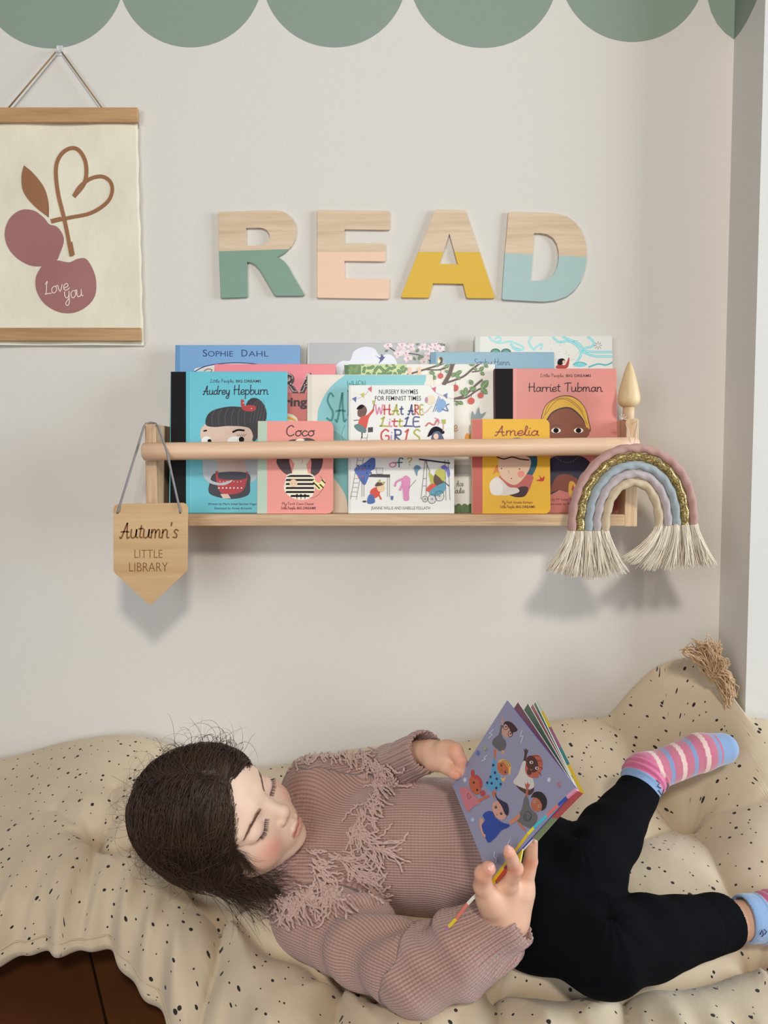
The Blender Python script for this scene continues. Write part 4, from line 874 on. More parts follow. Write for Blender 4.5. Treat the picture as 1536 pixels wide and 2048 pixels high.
def np_mesh(name, V, F, mats, parent=None, attrs=None, smooth=True, loc=None):
    me = bpy.data.meshes.new(name); V = np.asarray(V, float)
    if loc is not None: V = V-np.array(loc)
    me.vertices.add(len(V)); me.vertices.foreach_set('co', V.ravel().astype(np.float32))
    me.loops.add(F.size); me.loops.foreach_set('vertex_index', F.ravel().astype(np.int32))
    me.polygons.add(len(F)); k = F.shape[1]; me.polygons.foreach_set('loop_start', (np.arange(len(F))*k).astype(np.int32))
    try: me.polygons.foreach_set('loop_total', np.full(len(F), k, np.int32))
    except Exception: pass
    for m in (mats if isinstance(mats, (list, tuple)) else [mats]): me.materials.append(m)
    me.update(calc_edges=True); me.validate()
    me.polygons.foreach_set('use_smooth', np.full(len(me.polygons), smooth))
    for an, (ty, val) in (attrs or {}).items():
        at = me.attributes.new(an, ty, 'POINT')
        if ty == 'FLOAT_COLOR': at.data.foreach_set('color', np.concatenate([val, np.ones((len(val), 1))], 1).ravel().astype(np.float32))
        elif ty == 'FLOAT_VECTOR': at.data.foreach_set('vector', val.ravel().astype(np.float32))
        else: at.data.foreach_set('value', val.astype(np.float32))
    me.update(); return link(bpy.data.objects.new(name, me), parent)

# ------------------------------------------------------------ tufted floor mattress
CTRL = [(0, 1600, 1.33), (103, 1545, 1.36), (200, 1515, 1.37), (258, 1520, 1.36), (100, 1650, 1.22), (192, 1707, 1.13), (60, 1800, 1.09), (90, 1870, 1.03), (-120, 1880, 1.06), (-150, 1650, 1.3),
        (250, 1850, 1.03), (330, 1950, .955), (350, 1770, 1.09), (470, 1860, 1.0), (440, 2010, .92), (685, 1985, .93), (984, 2015, .885), (1246, 2012, .885), (1505, 1950, .95), (1100, 1920, .965), (1300, 1930, .96),
        (700, 1505, 1.42), (900, 1495, 1.42), (1100, 1436, 1.43), (1219, 1400, 1.43), (1250, 1384, 1.42), (1310, 1346, 1.41), (1385, 1336, 1.41), (1480, 1462, 1.29), (1536, 1500, 1.26), (1640, 1560, 1.24), (1400, 1600, 1.26), (1376, 1680, 1.22),
        (1300, 1500, 1.36), (1500, 1700, 1.13), (1150, 1640, 1.22), (1150, 1540, 1.33), (1300, 1700, 1.15), (1680, 1750, 1.1), (1700, 1980, .94),
        (700, 1770, 1.14), (1000, 1790, 1.08), (560, 1820, 1.06), (450, 1600, 1.36)]
_c = np.array([V3(P(*q)) for q in CTRL])
def _U(r): return np.where(r > 1e-9, r*r*np.log(r+1e-12), 0)
_n = len(_c); _K = _U(np.linalg.norm(_c[:, None, :2]-_c[None, :, :2], axis=-1))+np.eye(_n)*0.0015
_Pm = np.concatenate([np.ones((_n, 1)), _c[:, :2]], 1); _A = np.block([[_K, _Pm], [_Pm.T, np.zeros((3, 3))]])
_w = np.linalg.solve(_A, np.concatenate([_c[:, 2], np.zeros(3)]))
def base_z(x, y):
    x, y = np.asarray(x, float), np.asarray(y, float); z = _w[_n]+_w[_n+1]*x+_w[_n+2]*y
    for i in range(_n): z = z+_w[i]*_U(np.hypot(x-_c[i, 0], y-_c[i, 1]))
    return z
def on_base(px, py, dz=-.014):
    r = V3(ray(px, py)); o = V3(CAM); t = .75
    while t < 1.44:
        p = o+r*t
        if p[2] < base_z(p[0], p[1])+dz: break
        t += .002
    return (o+r*t)[:2]
TUFT = dict(A=(192, 1707), B=(443, 1860), C=(685, 1988), D=(984, 2013), E=(1246, 2013), F=(1505, 1949), G=(1376, 1682))
CR = [('A', (220, 1704), (286, 1702), (344, 1738), (401, 1804), 'B', 1), ('A', (185, 1760), (160, 1850), (150, 1880), .8), ('A', (160, 1672), (110, 1648), .45), ('A', (206, 1680), (222, 1650), (230, 1600), .5),
      ('B', (478, 1825), (510, 1798), 1), ('B', (436, 1905), (420, 1970), (402, 2040), (398, 2090), 1), ('B', (520, 1905), (600, 1940), (660, 1972), 'C', .8), ('C', (740, 2008), (800, 1996), (900, 1990), 'D', .9),
      ('D', (1060, 1992), (1150, 1996), 'E', 1), ('E', (1330, 1975), (1430, 1956), 'F', 1), ('C', (672, 2050), (668, 2100), .9), ('D', (1000, 2050), (1004, 2100), .9), ('E', (1256, 2060), (1260, 2100), .9), ('D', (975, 1960), (960, 1900), .6),
      ('E', (1240, 1960), (1200, 1850), .6), ('F', (1560, 1960), (1640, 1975), .9), ('F', (1485, 1880), (1443, 1780), (1416, 1715), 'G', .6), ('G', (1345, 1640), (1315, 1603), (1270, 1500), (1224, 1416), 1), ('G', (1310, 1690), (1252, 1715), (1150, 1740), .6), ('G', (1480, 1650), (1600, 1620), .25)]
def mattress():
    crs = []
    for c in CR:
        w = c[-1]; pts = [on_base(*TUFT[q], -.042) if isinstance(q, str) else on_base(*q) for q in c[:-1]]
        pts = catmull(pts, False, 4); crs.append((np.array(pts), w))
    tf = [on_base(*q, -.042) for q in TUFT.values()]
    ks = np.array([(-1.2, 1.10), (-.62, 1.06), (-.50, 1.05), (-.42, 1.045), (-.35, 1.02), (-.30, .965), (-.25, .90), (-.17, .84), (-.05, .805), (.1, .795), (.6, .80), (1.2, .84)])
    nx, ny = 560, 210
    X = np.linspace(-.84, 1.02, nx); yf = np.interp(X, ks[:, 0], ks[:, 1]); yf = np.convolve(np.pad(yf, 12, 'edge'), np.ones(25)/25, 'valid')
    yb = 1.441-(1.441-1.320)/(1+np.exp(-(X-.612)/.005))
    v = np.linspace(0, 1, ny); v = v+0.0*v; v = np.where(v < .5, .5*(2*v)**1.25, 1-.5*(2*(1-v))**1.25)
    Y = yf[:, None]+(yb-yf)[:, None]*v[None]; Xg = np.repeat(X[:, None], ny, 1)
    B = base_z(Xg, Y)
    dist = np.full(Xg.shape, .2)
    for pts, w in crs:
        for a, b in zip(pts[:-1], pts[1:]):
            ba = b-a; t = np.clip(((Xg-a[0])*ba[0]+(Y-a[1])*ba[1])/(ba@ba+1e-12), 0, 1); d = np.hypot(Xg-a[0]-t*ba[0], Y-a[1]-t*ba[1])
            dist = np.minimum(dist, d+(1-w)*.055)
    puff = .050*(1-np.exp(-dist/.026))-.028
    wr = 0
    for q in tf:
        r = np.hypot(Xg-q[0], Y-q[1]); th = np.arctan2(Y-q[1], Xg-q[0]); puff = puff-.026*np.exp(-(r/.022)**1.5)
        wr = wr+.0030*np.sin(th*7+q[0]*40)*np.exp(-r/.05)*(1-np.exp(-r/.012))
    e = np.minimum(Y-yf[:, None], np.minimum(yb[:, None]-Y, np.minimum(Xg-X[0], X[-1]-Xg)))
    ef = Y-yf[:, None]
    gath = .0060*np.sin(Xg*2*np.pi/.055+np.sin(Xg*19)*1.4)*np.exp(-((ef-.035)/.04)**2)+.0022*np.sin(Xg*2*np.pi/.023+1)*np.exp(-(ef/.045)**2)
    rng = np.random.default_rng(4); und = .0016*np.sin(Xg*31+np.sin(Y*23)*2)*np.sin(Y*37+Xg*11)
    T = np.clip(B-FZ-.004, .06, .135); T = np.where(Xg < -.28, np.minimum(T, .075+.0*Xg), T); 
    k_ = np.clip((Xg+.36)/.16, 0, 1); T = .075*(1-k_)+np.clip(B-FZ-.004, .06, .14)*k_
    Rr = .055; prof = np.sqrt(np.clip(1-(1-np.clip(e/Rr, 0, 1))**2, 0, 1))
    mid = B-T*.5; up = mid+(T*.5)*prof+(puff+wr+und+gath)*np.clip(prof*1.2, 0, 1); dn = mid-(T*.5)*prof-.006*np.sin(Xg*40)*np.sin(Y*30)*prof
    dn = np.maximum(dn, FZ+.001)
    # scalloped outline at the front edge: pull the rim in where it is gathered
    pull = .010*np.cos(Xg*2*np.pi/.11+.6)+.006*np.sin(Xg*2*np.pi/.047); Yo = Y-pull*np.exp(-(ef/.03)**2)*1.0
    Vt = np.stack([Xg, Yo, up], -1).reshape(-1, 3); Vb = np.stack([Xg, Yo, dn], -1).reshape(-1, 3)
    gi = np.arange(nx*ny).reshape(nx, ny); q = np.stack([gi[:-1, :-1], gi[1:, :-1], gi[1:, 1:], gi[:-1, 1:]], -1).reshape(-1, 4); o = nx*ny
    F = [q, q[:, ::-1]+o]
    for line in (gi[:, 0], gi[:, -1][::-1], gi[0, :][::-1], gi[-1, :]): F.append(np.stack([line[:-1], line[:-1]+o, line[1:]+o, line[1:]], -1))
    Vv = np.concatenate([Vt, Vb]); arc = np.concatenate([np.zeros((nx, 1)), np.cumsum(np.hypot(np.diff(Y, axis=1), np.diff(up, axis=1)), 1)], 1)
    arc = arc-arc[:, ny//2:ny//2+1]; bx = base_z(X, np.full(nx, 1.15)); ax = np.concatenate([[0], np.cumsum(np.hypot(np.diff(X), np.diff(bx)))])
    uv = np.stack([np.repeat(ax[:, None], ny, 1), arc, 0*arc], -1).reshape(-1, 3); uv2 = uv.copy(); uv2[:, 1] += .5
    m = bpy.data.materials.new('speckled_natural_cotton'); nt, b = nodes(m)
    at = N(nt, 'ShaderNodeAttribute', attribute_name='cloth'); out = None
    def dots(scale, off, rmin, rmax, keep):
        mp = N(nt, 'ShaderNodeMapping'); mp.inputs['Location'].default_value = (off, off*1.7, 0); nt.links.new(at.outputs['Vector'], mp.inputs['Vector'])
        vo = N(nt, 'ShaderNodeTexVoronoi', voronoi_dimensions='2D'); vo.inputs['Scale'].default_value = scale; nt.links.new(mp.outputs[0], vo.inputs['Vector'])
        sc = N(nt, 'ShaderNodeSeparateColor'); nt.links.new(vo.outputs['Color'], sc.inputs[0])
        r = mathn(nt, 'ADD', mathn(nt, 'MULTIPLY', mathn(nt, 'POWER', sc.outputs[0], 2.0), (rmax-rmin)*scale), rmin*scale)
        r = mathn(nt, 'MULTIPLY', r, mathn(nt, 'LESS_THAN', sc.outputs[1], keep)); return mathn(nt, 'LESS_THAN', vo.outputs['Distance'], r)
    dd = mathn(nt, 'MAXIMUM', dots(40, 0.3, .0010, .0030, .92), dots(23, 3.1, .0012, .0034, .7))
    no = N(nt, 'ShaderNodeTexNoise'); no.inputs['Scale'].default_value = 14; no.inputs['Detail'].default_value = 6; nt.links.new(at.outputs['Vector'], no.inputs['Vector'])
    cb = mixc(nt, no.outputs[0], col((212, 193, 165), 1.04), col((201, 182, 154), 1.04))
    nt.links.new(mixc(nt, dd, cb, col((52, 44, 44), 1)), b.inputs['Base Color']); b.inputs['Roughness'].default_value = .9; b.inputs['Specular IOR Level'].default_value = .15; b.inputs['Sheen Weight'].default_value = .2
    wv = N(nt, 'ShaderNodeTexNoise'); wv.inputs['Scale'].default_value = 700; wv.inputs['Detail'].default_value = 2; nt.links.new(at.outputs['Vector'], wv.inputs['Vector'])
    n2 = N(nt, 'ShaderNodeTexNoise'); n2.inputs['Scale'].default_value = 45; n2.inputs['Detail'].default_value = 3; nt.links.new(at.outputs['Vector'], n2.inputs['Vector'])
    bp = N(nt, 'ShaderNodeBump'); bp.inputs['Strength'].default_value = .25; bp.inputs['Distance'].default_value = .0006; nt.links.new(wv.outputs[0], bp.inputs['Height'])
    b2 = N(nt, 'ShaderNodeBump'); b2.inputs['Strength'].default_value = .25; b2.inputs['Distance'].default_value = .004; nt.links.new(n2.outputs[0], b2.inputs['Height']); nt.links.new(bp.outputs[0], b2.inputs['Normal']); nt.links.new(b2.outputs[0], b.inputs['Normal'])
    root = thing('tufted_mattress', 'large padded cream mattress with black speckles curling up along the wall under the child', 'mattress', (0.05, 1.1, FZ))
    np_mesh('padding', Vv, np.concatenate(F), m, root, {'cloth': ('FLOAT_VECTOR', np.concatenate([uv, uv2]))}, loc=root.location)
    # stitched seam along the front rim
    mb = MB(); j = int(ny*.012)+1; seam = [Vt[gi[i, j]]*.6+Vb[gi[i, j]]*.4+np.array([0, -.0015, .004]) for i in range(0, nx, 3)]
    seam = [p-V3(root.location) for p in seam]; mb.tube(seam, .0013, 6); mb.build('seam_piping', paint((198, 178, 146), .9, .05), root)
    thr = paint((176, 152, 116), .9, .05)
    for q in tf:
        i = np.argmin(np.abs(X-q[0])); jj = np.argmin(np.abs(Y[i]-q[1])); c = Vt[gi[i, jj]]-V3(root.location)
        mb = MB(); mb.tube([c+np.array([-.006, -.001, .001]), c+np.array([0, 0, .0035]), c+np.array([.006, .001, .001])], .0012, 6); mb.tube([c+np.array([-.002, -.005, .001]), c+np.array([0, 0, .0035]), c+np.array([.002, .005, .001])], .0012, 6); mb.build('tuft_stitch', thr, root)
    # jute tassel on the back right corner
    mb = MB(); rr = random.Random(9); L = V3(root.location); knot = V3(P(1425, 1350, 1.33))
    dirs = [((1368, 1302), 10), ((1392, 1292), 16), ((1412, 1288), 16), ((1436, 1300), 14), ((1452, 1330), 10), ((1462, 1365), 12), ((1466, 1392), 10), ((1458, 1412), 8)]
    for q in range(260):
        (tx, ty), sp = rr.choice(dirs); tip = V3(P(tx+rr.gauss(0, sp*.45), ty+rr.gauss(0, sp*.45), 1.32+rr.gauss(0, .012)))
        k0 = knot+np.array([rr.gauss(0, .004), rr.gauss(0, .004), rr.gauss(0, .004)]); tip[1] = min(tip[1], 1.435); tip[0] = min(tip[0], .635)
        ctr = (k0+tip)/2+np.array([rr.gauss(0, .006), rr.gauss(0, .006), .014+rr.gauss(0, .006)]); pts = catmull([k0, k0*.6+ctr*.4, ctr, tip*.75+ctr*.25+np.array([0, 0, .003]), tip], False, 3)
        ph = rr.random()*6; pts = [p+np.array([math.sin(i*1.3+ph), 0, math.cos(i*1.1+ph)])*.0012-L for i, p in enumerate(pts)]
        mb.tube(pts, .0009, 4, cap=False)
    mb.tube([knot-L+np.array([0, .0, -.012]), knot-L, knot-L+np.array([0, 0, .008])], [.006, .0075, .006], 12)
    t_ = mb.build('corner_tassel', paint((206, 172, 134), .9, .12, 0, 80), root); t_['label'] = 'shaggy light brown jute tassel'
    return root
MAT = mattress()
# ------------------------------------------------------------ the child
HR = np.array([[-0.061, 0.822, -0.567], [-0.815, -0.369, -0.447], [-0.577, 0.434, 0.692]])
HR, _r = np.linalg.qr(HR); HR = HR*np.sign(np.diag(_r))
HS = 0.985; HL = V3(CAM)+(np.array([-0.2194, 1.0424, 0.4103])-V3(CAM))*0.965       # head scale and eye-level centre
def hw(p): return HL+(np.asarray(p, float)@HR.T)*HS                                  # head space -> world
def head_field():
    f = Field(); S_ = lambda x, y, z: (x, y, z)
    f.ell((0, -.014, .030), (.069, .083, .077), k=.01); f.ell((0, .018, .035), (.060, .052, .058), k=.02)
    f.ell((0, .022, -.030), (.055, .052, .060), k=.025)
    for s in (-1, 1):
        f.ell((s*.034, .040, -.036), (.025, .027, .026), k=.018)
        f.cone((s*.044, .004, -.050), (s*.016, .048, -.077), .015, .011, k=.02)
        f.cone((s*.012, .062, .020), (s*.042, .050, .020), .010, .008, k=.014)       # brow ridge
    f.ell((0, .060, -.080), (.016, .013, .012), k=.014)
    f.ell((0, .064, -.055), (.024, .014, .018), k=.014)
    for s in (-1, 1): f.ell((s*.031, .080, .001), (.017, .012, .010), k=.010, sub=True)
    for s in (-1, 1): f.ell((s*.0305, .0545, -.001), (.0175, .0165, .0130), k=.003)
    f.cone((0, .064, .010), (0, .0800, -.0235), .0065, .0078, k=.012)
    f.ell((0, .0805, -.0265), (.0088, .0080, .0072), k=.006)
    for s in (-1, 1):
        f.ell((s*.0096, .0755, -.0300), (.0056, .0068, .0056), k=.004)
        f.ell((s*.0054, .0795, -.0360), (.0030, .0034, .0026), k=.002, sub=True)
        f.ell((s*.0690, -.012, -.010), (.007, .016, .024), k=.004)
    f.cone((0, .0735, -.0400), (0, .0775, -.0485), .0030, .0035, k=.006)
    L1 = [(-.0185, .0690, -.0560), (-.009, .0765, -.0530), (0, .0785, -.0535), (.009, .0765, -.0530), (.0185, .0690, -.0560)]
    L2 = [(-.0165, .0690, -.0590), (-.008, .0760, -.0618), (0, .0775, -.0625), (.008, .0760, -.0618), (.0165, .0690, -.0590)]
    for a, b in zip(L1[:-1], L1[1:]): f.cone(a, b, .0036 if abs(a[0]) > .01 or abs(b[0]) > .01 else .0042, k=.002)
    for a, b in zip(L2[:-1], L2[1:]): f.cone(a, b, .0042 if abs(a[0]) < .02 else .003, k=.002)
    f.cone((0, -.022, -.050), (0, -.050, -.125), .033, .034, k=.02)
    return f
HF = head_field()
def skin_col(q):
    """colour of the skin from head-space position"""
    n = len(q); c = np.tile(np.array(col((238, 200, 176), 1.12)[:3]), (n, 1))
    def mixin(w, rgb): 
        t = np.array(col(rgb, 1.1)[:3]); c[:] = c*(1-w[:, None])+t*w[:, None]
    for s, a in ((1, .75), (-1, .6)): mixin(a*np.exp(-(((q[:, 0]-s*.041)/.018)**2+((q[:, 1]-.052)/.03)**2+((q[:, 2]+.033)/.016)**2)), (222, 122, 106))
    mixin(.30*np.exp(-((q-np.array([0, .092, -.031]))**2).sum(1)/.010**2), (220, 140, 120))
    lip = np.exp(-np.clip((np.abs(q[:, 2]+.0578)-.0042-.0012*np.cos(q[:, 0]*150))/.0014, 0, 9)**2)*(np.abs(q[:, 0]) < .0185)*(q[:, 1] > .064); mixin(.62*lip, (204, 116, 108))
    seam = np.exp(-((q[:, 2]+.0575-.0012*np.cos(q[:, 0]*160))/.0009)**2)*(np.abs(q[:, 0]) < .018)*(q[:, 1] > .066); mixin(.75*seam, (130, 60, 60))
    for s in (-1, 1):
        e = np.exp(-(((q[:, 0]-s*.0305)/.016)**2+((q[:, 2]+.001)/.010)**2)**2)*(q[:, 1] > .05); mixin(.22*e, (190, 150, 150))
        lid = np.exp(-((q[:, 2]+.0070-.30*np.abs(q[:, 0]-s*.0305)**2/.0305)/.0011)**2)*(np.abs(q[:, 0]-s*.0305) < .0145)*(q[:, 1] > .05); mixin(.85*lid, (70, 44, 44))
        nos = np.exp(-((q-np.array([s*.0054, .0785, -.0355]))**2).sum(1)/.0030**2); mixin(.6*nos, (130, 70, 56))
    return c
hv, hf = HF.mesh(.0011); hq = hv.copy(); hv = hw(hv)

# skeleton in the world
SR, ER, WR = V3(P(628, 1830, 1.03)), V3(P(832, 1948, .89)), V3(P(1000, 1850, .875))
SL, EL, WL = V3(P(630, 1585, 1.13)), V3(P(745, 1552, 1.17)), V3(P(838, 1508, 1.06))
HPc = V3(P(1040, 1760, 1.0))
HRr, KR, AR = V3(P(1085, 1815, .965)), V3(P(1205, 1893, .895)), V3(P(1425, 1848, .975))
HLf, KL, AL = V3(P(1080, 1720, 1.02)), V3(P(1168, 1745, .975)), V3(P(1272, 1592, 1.14))
NK = hw((0, -.045, -.115))
CH = V3(P(700, 1692, 1.125)); WA = V3(P(870, 1690, 1.075))
nrm = lambda v: v/np.linalg.norm(v)
Ww = nrm(np.array([0.0, .50, .866])); Nn = nrm(np.array([0.0, -.866, .50]))
TR = np.stack([np.array([1.0, 0, 0]), Ww, Nn], 1)

# hands: chains of joints (photo pixel, distance)
def hand_right():
    f = Field(); q = lambda x, y, d: V3(P(x, y, d))
    f.cone(WR*1.0+(q(1018, 1845, .870)-WR)*0, q(1016, 1838, .870), .019, .0205, k=.01, sq=None)
    f.ell(q(1012, 1800, .866), (.030, .031, .0150), np.stack([nrm(q(1055, 1790, .875)-q(965, 1795, .860)), nrm(q(1030, 1760, .862)-q(1016, 1845, .870)), nrm(np.cross(q(1055, 1790, .875)-q(965, 1795, .860), q(1030, 1760, .862)-q(1016, 1845, .870)))], 1), k=.016)
    f.cone(q(1018, 1832, .870), q(1040, 1785, .868), .0200, .0150, k=.014); f.cone(q(1008, 1830, .868), q(978, 1795, .852), .0180, .0150, k=.014)
    # thumb
    f.cone(q(985, 1808, .852), q(966, 1772, .842), .0140, .0110, k=.008); f.cone(q(966, 1772, .842), q(966, 1748, .834), .0106, .0096, k=.003); f.cone(q(966, 1748, .834), q(977, 1737, .829), .0094, .0082, k=.003)
    # index
    f.cone(q(1012, 1800, .862), q(1018, 1768, .850), .0120, .0105, k=.008); f.cone(q(1018, 1768, .850), q(1031, 1737, .838), .0098, .0088, k=.004); f.cone(q(1031, 1737, .838), q(1018, 1705, .823), .0084, .0068, k=.002)
    # middle
    f.cone(q(1038, 1798, .870), q(1050, 1768, .868), .0115, .0100, k=.008); f.cone(q(1050, 1768, .868), q(1061, 1722, .864), .0096, .0084, k=.003); f.cone(q(1061, 1722, .864), q(1063, 1681, .850), .0082, .0072, k=.002)
    # ring and little finger, folded behind the book
    f.cone(q(1044, 1805, .880), q(1048, 1775, .892), .0105, .0095, k=.006); f.cone(q(1048, 1775, .892), q(1035, 1740, .905), .0088, .0078, k=.003); f.cone(q(1035, 1740, .905), q(1015, 1728, .905), .0074, .0064, k=.002)
    f.cone(q(1040, 1815, .888), q(1040, 1792, .902), .0090, .0080, k=.005); f.cone(q(1040, 1792, .902), q(1022, 1766, .912), .0074, .0066, k=.002); f.cone(q(1022, 1766, .912), q(1005, 1756, .908), .0062, .0055, k=.002)
    f.cone(q(1016, 1838, .870), WR+(WR-q(1016, 1838, .870))*.6, .0200, .0205, k=.01)
    return f
def hand_left():
    f = Field(); q = lambda x, y, d: V3(P(x, y, d))
    f.cone(WL, q(862, 1507, 1.045), .0185, .0190, k=.008); f.ell(q(884, 1511, 1.030), (.026, .0185, .0150), np.stack([nrm(q(915, 1510, 1.01)-q(850, 1507, 1.05)), nrm(q(884, 1530, 1.02)-q(884, 1490, 1.04)), nrm(np.cross(q(915, 1510, 1.01)-q(850, 1507, 1.05), q(884, 1530, 1.02)-q(884, 1490, 1.04)))], 1), k=.012)
    f.cone(q(890, 1502, 1.025), q(910, 1501, 1.012), .0135, .0108, k=.008); f.cone(q(910, 1501, 1.012), q(921, 1521, 1.002), .0100, .0088, k=.003); f.cone(q(921, 1521, 1.002), q(921, 1545, 1.001), .0084, .0070, k=.002)
    f.cone(q(870, 1520, 1.030), q(892, 1533, 1.012), .0125, .0100, k=.008); f.cone(q(892, 1533, 1.012), q(908, 1546, .999), .0092, .0078, k=.003); f.cone(q(908, 1546, .999), q(913, 1549, .996), .0078, .0066, k=.002)
    for i in range(3):
        d = 1.035+i*.014; f.cone(q(890, 1508+i*4, d), q(914, 1512+i*5, d+.004), .0108-.0006*i, .0096, k=.006); f.cone(q(914, 1512+i*5, d+.004), q(928, 1533+i*4, d), .0088, .0078, k=.003); f.cone(q(928, 1533+i*4, d), q(930, 1556+i*3, d-.006), .0076, .0064-.0004*i, k=.002)
    return f
hands = []
for fld in (hand_right(), hand_left()):
    v_, f_ = fld.mesh(.0010); hands.append((v_, f_))
# under-clothing body: torso, arms, legs, feet
bf_ = Field()
bf_.cone(NK, hw((0, -.022, -.050)), .034, .033, k=.01); bf_.ell(CH, (.085, .098, .060), TR, k=.02); bf_.ell(WA, (.12, .082, .060), TR, k=.03); bf_.ell(HPc, (.07, .080, .060), TR, k=.03)
bf_.cone(NK, CH, .036, .04, k=.02)
for a, b, c, r in ((SR, ER, WR, .030), (SL, EL, WL, .0225)): bf_.cone(a, b, r, r*.9, k=.01); bf_.cone(b, c, r*.9, .0185, k=.01)
for a, b, c, r in ((HRr, KR, AR, .050), (HLf, KL, AL, .046)): bf_.cone(a, b, r, r*.84, k=.02); bf_.cone(b, c, r*.8, .025, k=.01)
TOER, TOEL = V3(P(1640, 1795, 1.00)), V3(P(1445, 1497, 1.215))
HEELL = V3(P(1293, 1548, 1.165))
ANR = V3(P(1515, 1838, .985))
bf_.cone(AR, ANR, .0268, .0235, k=.01); bf_.cone(ANR, TOER, .024, .018, k=.01); bf_.cone(AL, HEELL, .024, .022, k=.01); bf_.cone(HEELL, TOEL, .021, .018, k=.01)
bv, bfc = bf_.mesh(.003)
# one body mesh
allv = [hv, hands[0][0], hands[1][0], bv]; fs = []; o_ = 0
for v_, f_ in ((hv, hf), hands[0], hands[1], (bv, bfc)): fs.append(f_+o_); o_ += len(v_)
V_ = np.concatenate(allv); C_ = np.concatenate([skin_col(hq)]+[np.tile(np.array(col((222, 176, 148), 1.1)[:3]), (len(v), 1)) for v in allv[1:]])
def tint(c, r, rgb, w):
    k_ = w*np.exp(-((V_-V3(c))**2).sum(1)/r**2); k_[:len(hv)] = 0; C_[:] = C_*(1-k_[:, None])+np.array(col(rgb, 1.1)[:3])*k_[:, None]
for px_, py_, d_ in ((1018, 1700, .820), (1065, 1676, .845), (980, 1737, .825), (912, 1548, .992), (1030, 1738, .83), (1061, 1722, .858), (905, 1496, 1.0), (922, 1520, .995), (966, 1755, .83)): tint(P(px_, py_, d_), .009, (224, 134, 112), .6)
nailc = (228, 172, 154)
M_SKIN = bpy.data.materials.new('skin'); nt, b = nodes(M_SKIN)
at = N(nt, 'ShaderNodeAttribute', attribute_name='tone'); nt.links.new(at.outputs['Color'], b.inputs['Base Color']); b.inputs['Roughness'].default_value = .5; b.inputs['Specular IOR Level'].default_value = .35
b.inputs['Subsurface Weight'].default_value = .18; b.inputs['Subsurface Radius'].default_value = (.008, .003, .0015); b.inputs['Subsurface Scale'].default_value = 1.0
tc = N(nt, 'ShaderNodeTexCoord'); no = N(nt, 'ShaderNodeTexNoise'); no.inputs['Scale'].default_value = 260; nt.links.new(tc.outputs['Object'], no.inputs['Vector']); bp = N(nt, 'ShaderNodeBump'); bp.inputs['Strength'].default_value = .06; bp.inputs['Distance'].default_value = .0006; nt.links.new(no.outputs[0], bp.inputs['Height']); nt.links.new(bp.outputs[0], b.inputs['Normal'])
kid = thing('person', 'dark-haired child in a pink fringed jumper and black leggings lying on the mattress reading', 'person', (0.15, 1.05, .30))
KL_ = kid.location
body = np_mesh('body', V_, np.concatenate(fs), M_SKIN, kid, {'tone': ('FLOAT_COLOR', C_)}, loc=KL_)
# finger nails
M_NAIL = paint(nailc, .3, .02)
def nail(px_, py_, d_, ax, w=.0042, l=.0052):
    p = np.array([V3(P(px_, py_, d_))]); fld = NF; hp_, ok = fld.hit([px_], [py_]); c = hp_[0]; n = fld.normal(hp_)[0]; a = nrm(V3(P(px_+ax[0], py_+ax[1], d_))-V3(P(px_, py_, d_))); a = nrm(a-n*(a@n)); s = np.cross(n, a)
    V = []; m = 12
    for r_, h_ in ((1, .0), (.8, .0007), (.01, .0009)): V += [c+n*(h_-.0002)+s*math.cos(t)*w*r_+a*math.sin(t)*l*r_-n*(math.cos(t)*r_)**2*.0012 for t in [2*math.pi*k/m for k in range(m)]]
    F = [(i*m+k, i*m+(k+1) % m, (i+1)*m+(k+1) % m, (i+1)*m+k) for i in range(2) for k in range(m)]
    mesh_obj('finger_nail', [v-V3(KL_) for v in V], F, M_NAIL, body, smooth=True)
NF = hand_right()
nail(1016, 1697, .82, (-3, -10)); nail(1068, 1676, .845, (0, -10)); nail(982, 1733, .825, (8, -8))

# ------------------------------------------------------------ hair
HC = (58, 44, 38)
M_HAIR = bpy.data.materials.new('dark_brown_hair'); nt, b = nodes(M_HAIR)
tc = N(nt, 'ShaderNodeTexCoord'); no = N(nt, 'ShaderNodeTexNoise'); no.inputs['Scale'].default_value = 30; nt.links.new(tc.outputs['Object'], no.inputs['Vector'])
nt.links.new(mixc(nt, no.outputs[0], col((38, 29, 26), 1), col((92, 68, 54), 1)), b.inputs['Base Color']); b.inputs['Roughness'].default_value = .5; b.inputs['Specular IOR Level'].default_value = .35
hfld = Field()                                                                      # head space
hfld.ell((0, -.020, .034), (.077, .090, .088), k=.02)
hfld.ell((.042, -.038, -.025), (.030, .042, .050), k=.03); hfld.ell((-.042, -.038, -.022), (.030, .042, .050), k=.03)
hfld.ell((0, .010, .044), (.0680, .0652, .070), k=.012); hfld.ell((0, -.068, .0), (.05, .038, .052), k=.03)
hfld.cone((.056, -.008, -.015), (.056, -.022, -.085), .018, .012, k=.02); hfld.cone((.056, -.022, -.085), (.050, .006, -.120), .012, .005, k=.01)
hfld.ell((0, .077, -.027), (.083, .066, .086), k=.008, sub=True)
hfld.ell((0, .1245, .042), (.062, .066, .052), k=.010, sub=True)
hfld.ell((0, -.014, .030), (.066, .080, .074), k=.006, sub=True)
pg_ = hfld.project(np.stack([.004*np.sin(np.linspace(0, 5, 12)), np.linspace(.062, -.055, 12), np.interp(np.linspace(0, 1, 12), [0, .4, 1], [.085, .12, .12])], 1), 0, 6)
for a_, b_ in zip(pg_[:-1], pg_[1:]): hfld.cone(a_, b_, .0024, k=.0035, sub=True)
cv, cf = hfld.mesh(.002)
rng = np.random.default_rng(12)
cv = cv+0; capo = np_mesh('hair', hw(cv), cf, M_HAIR, kid, loc=KL_); capo['label'] = 'long dark brown hair with a centre parting'
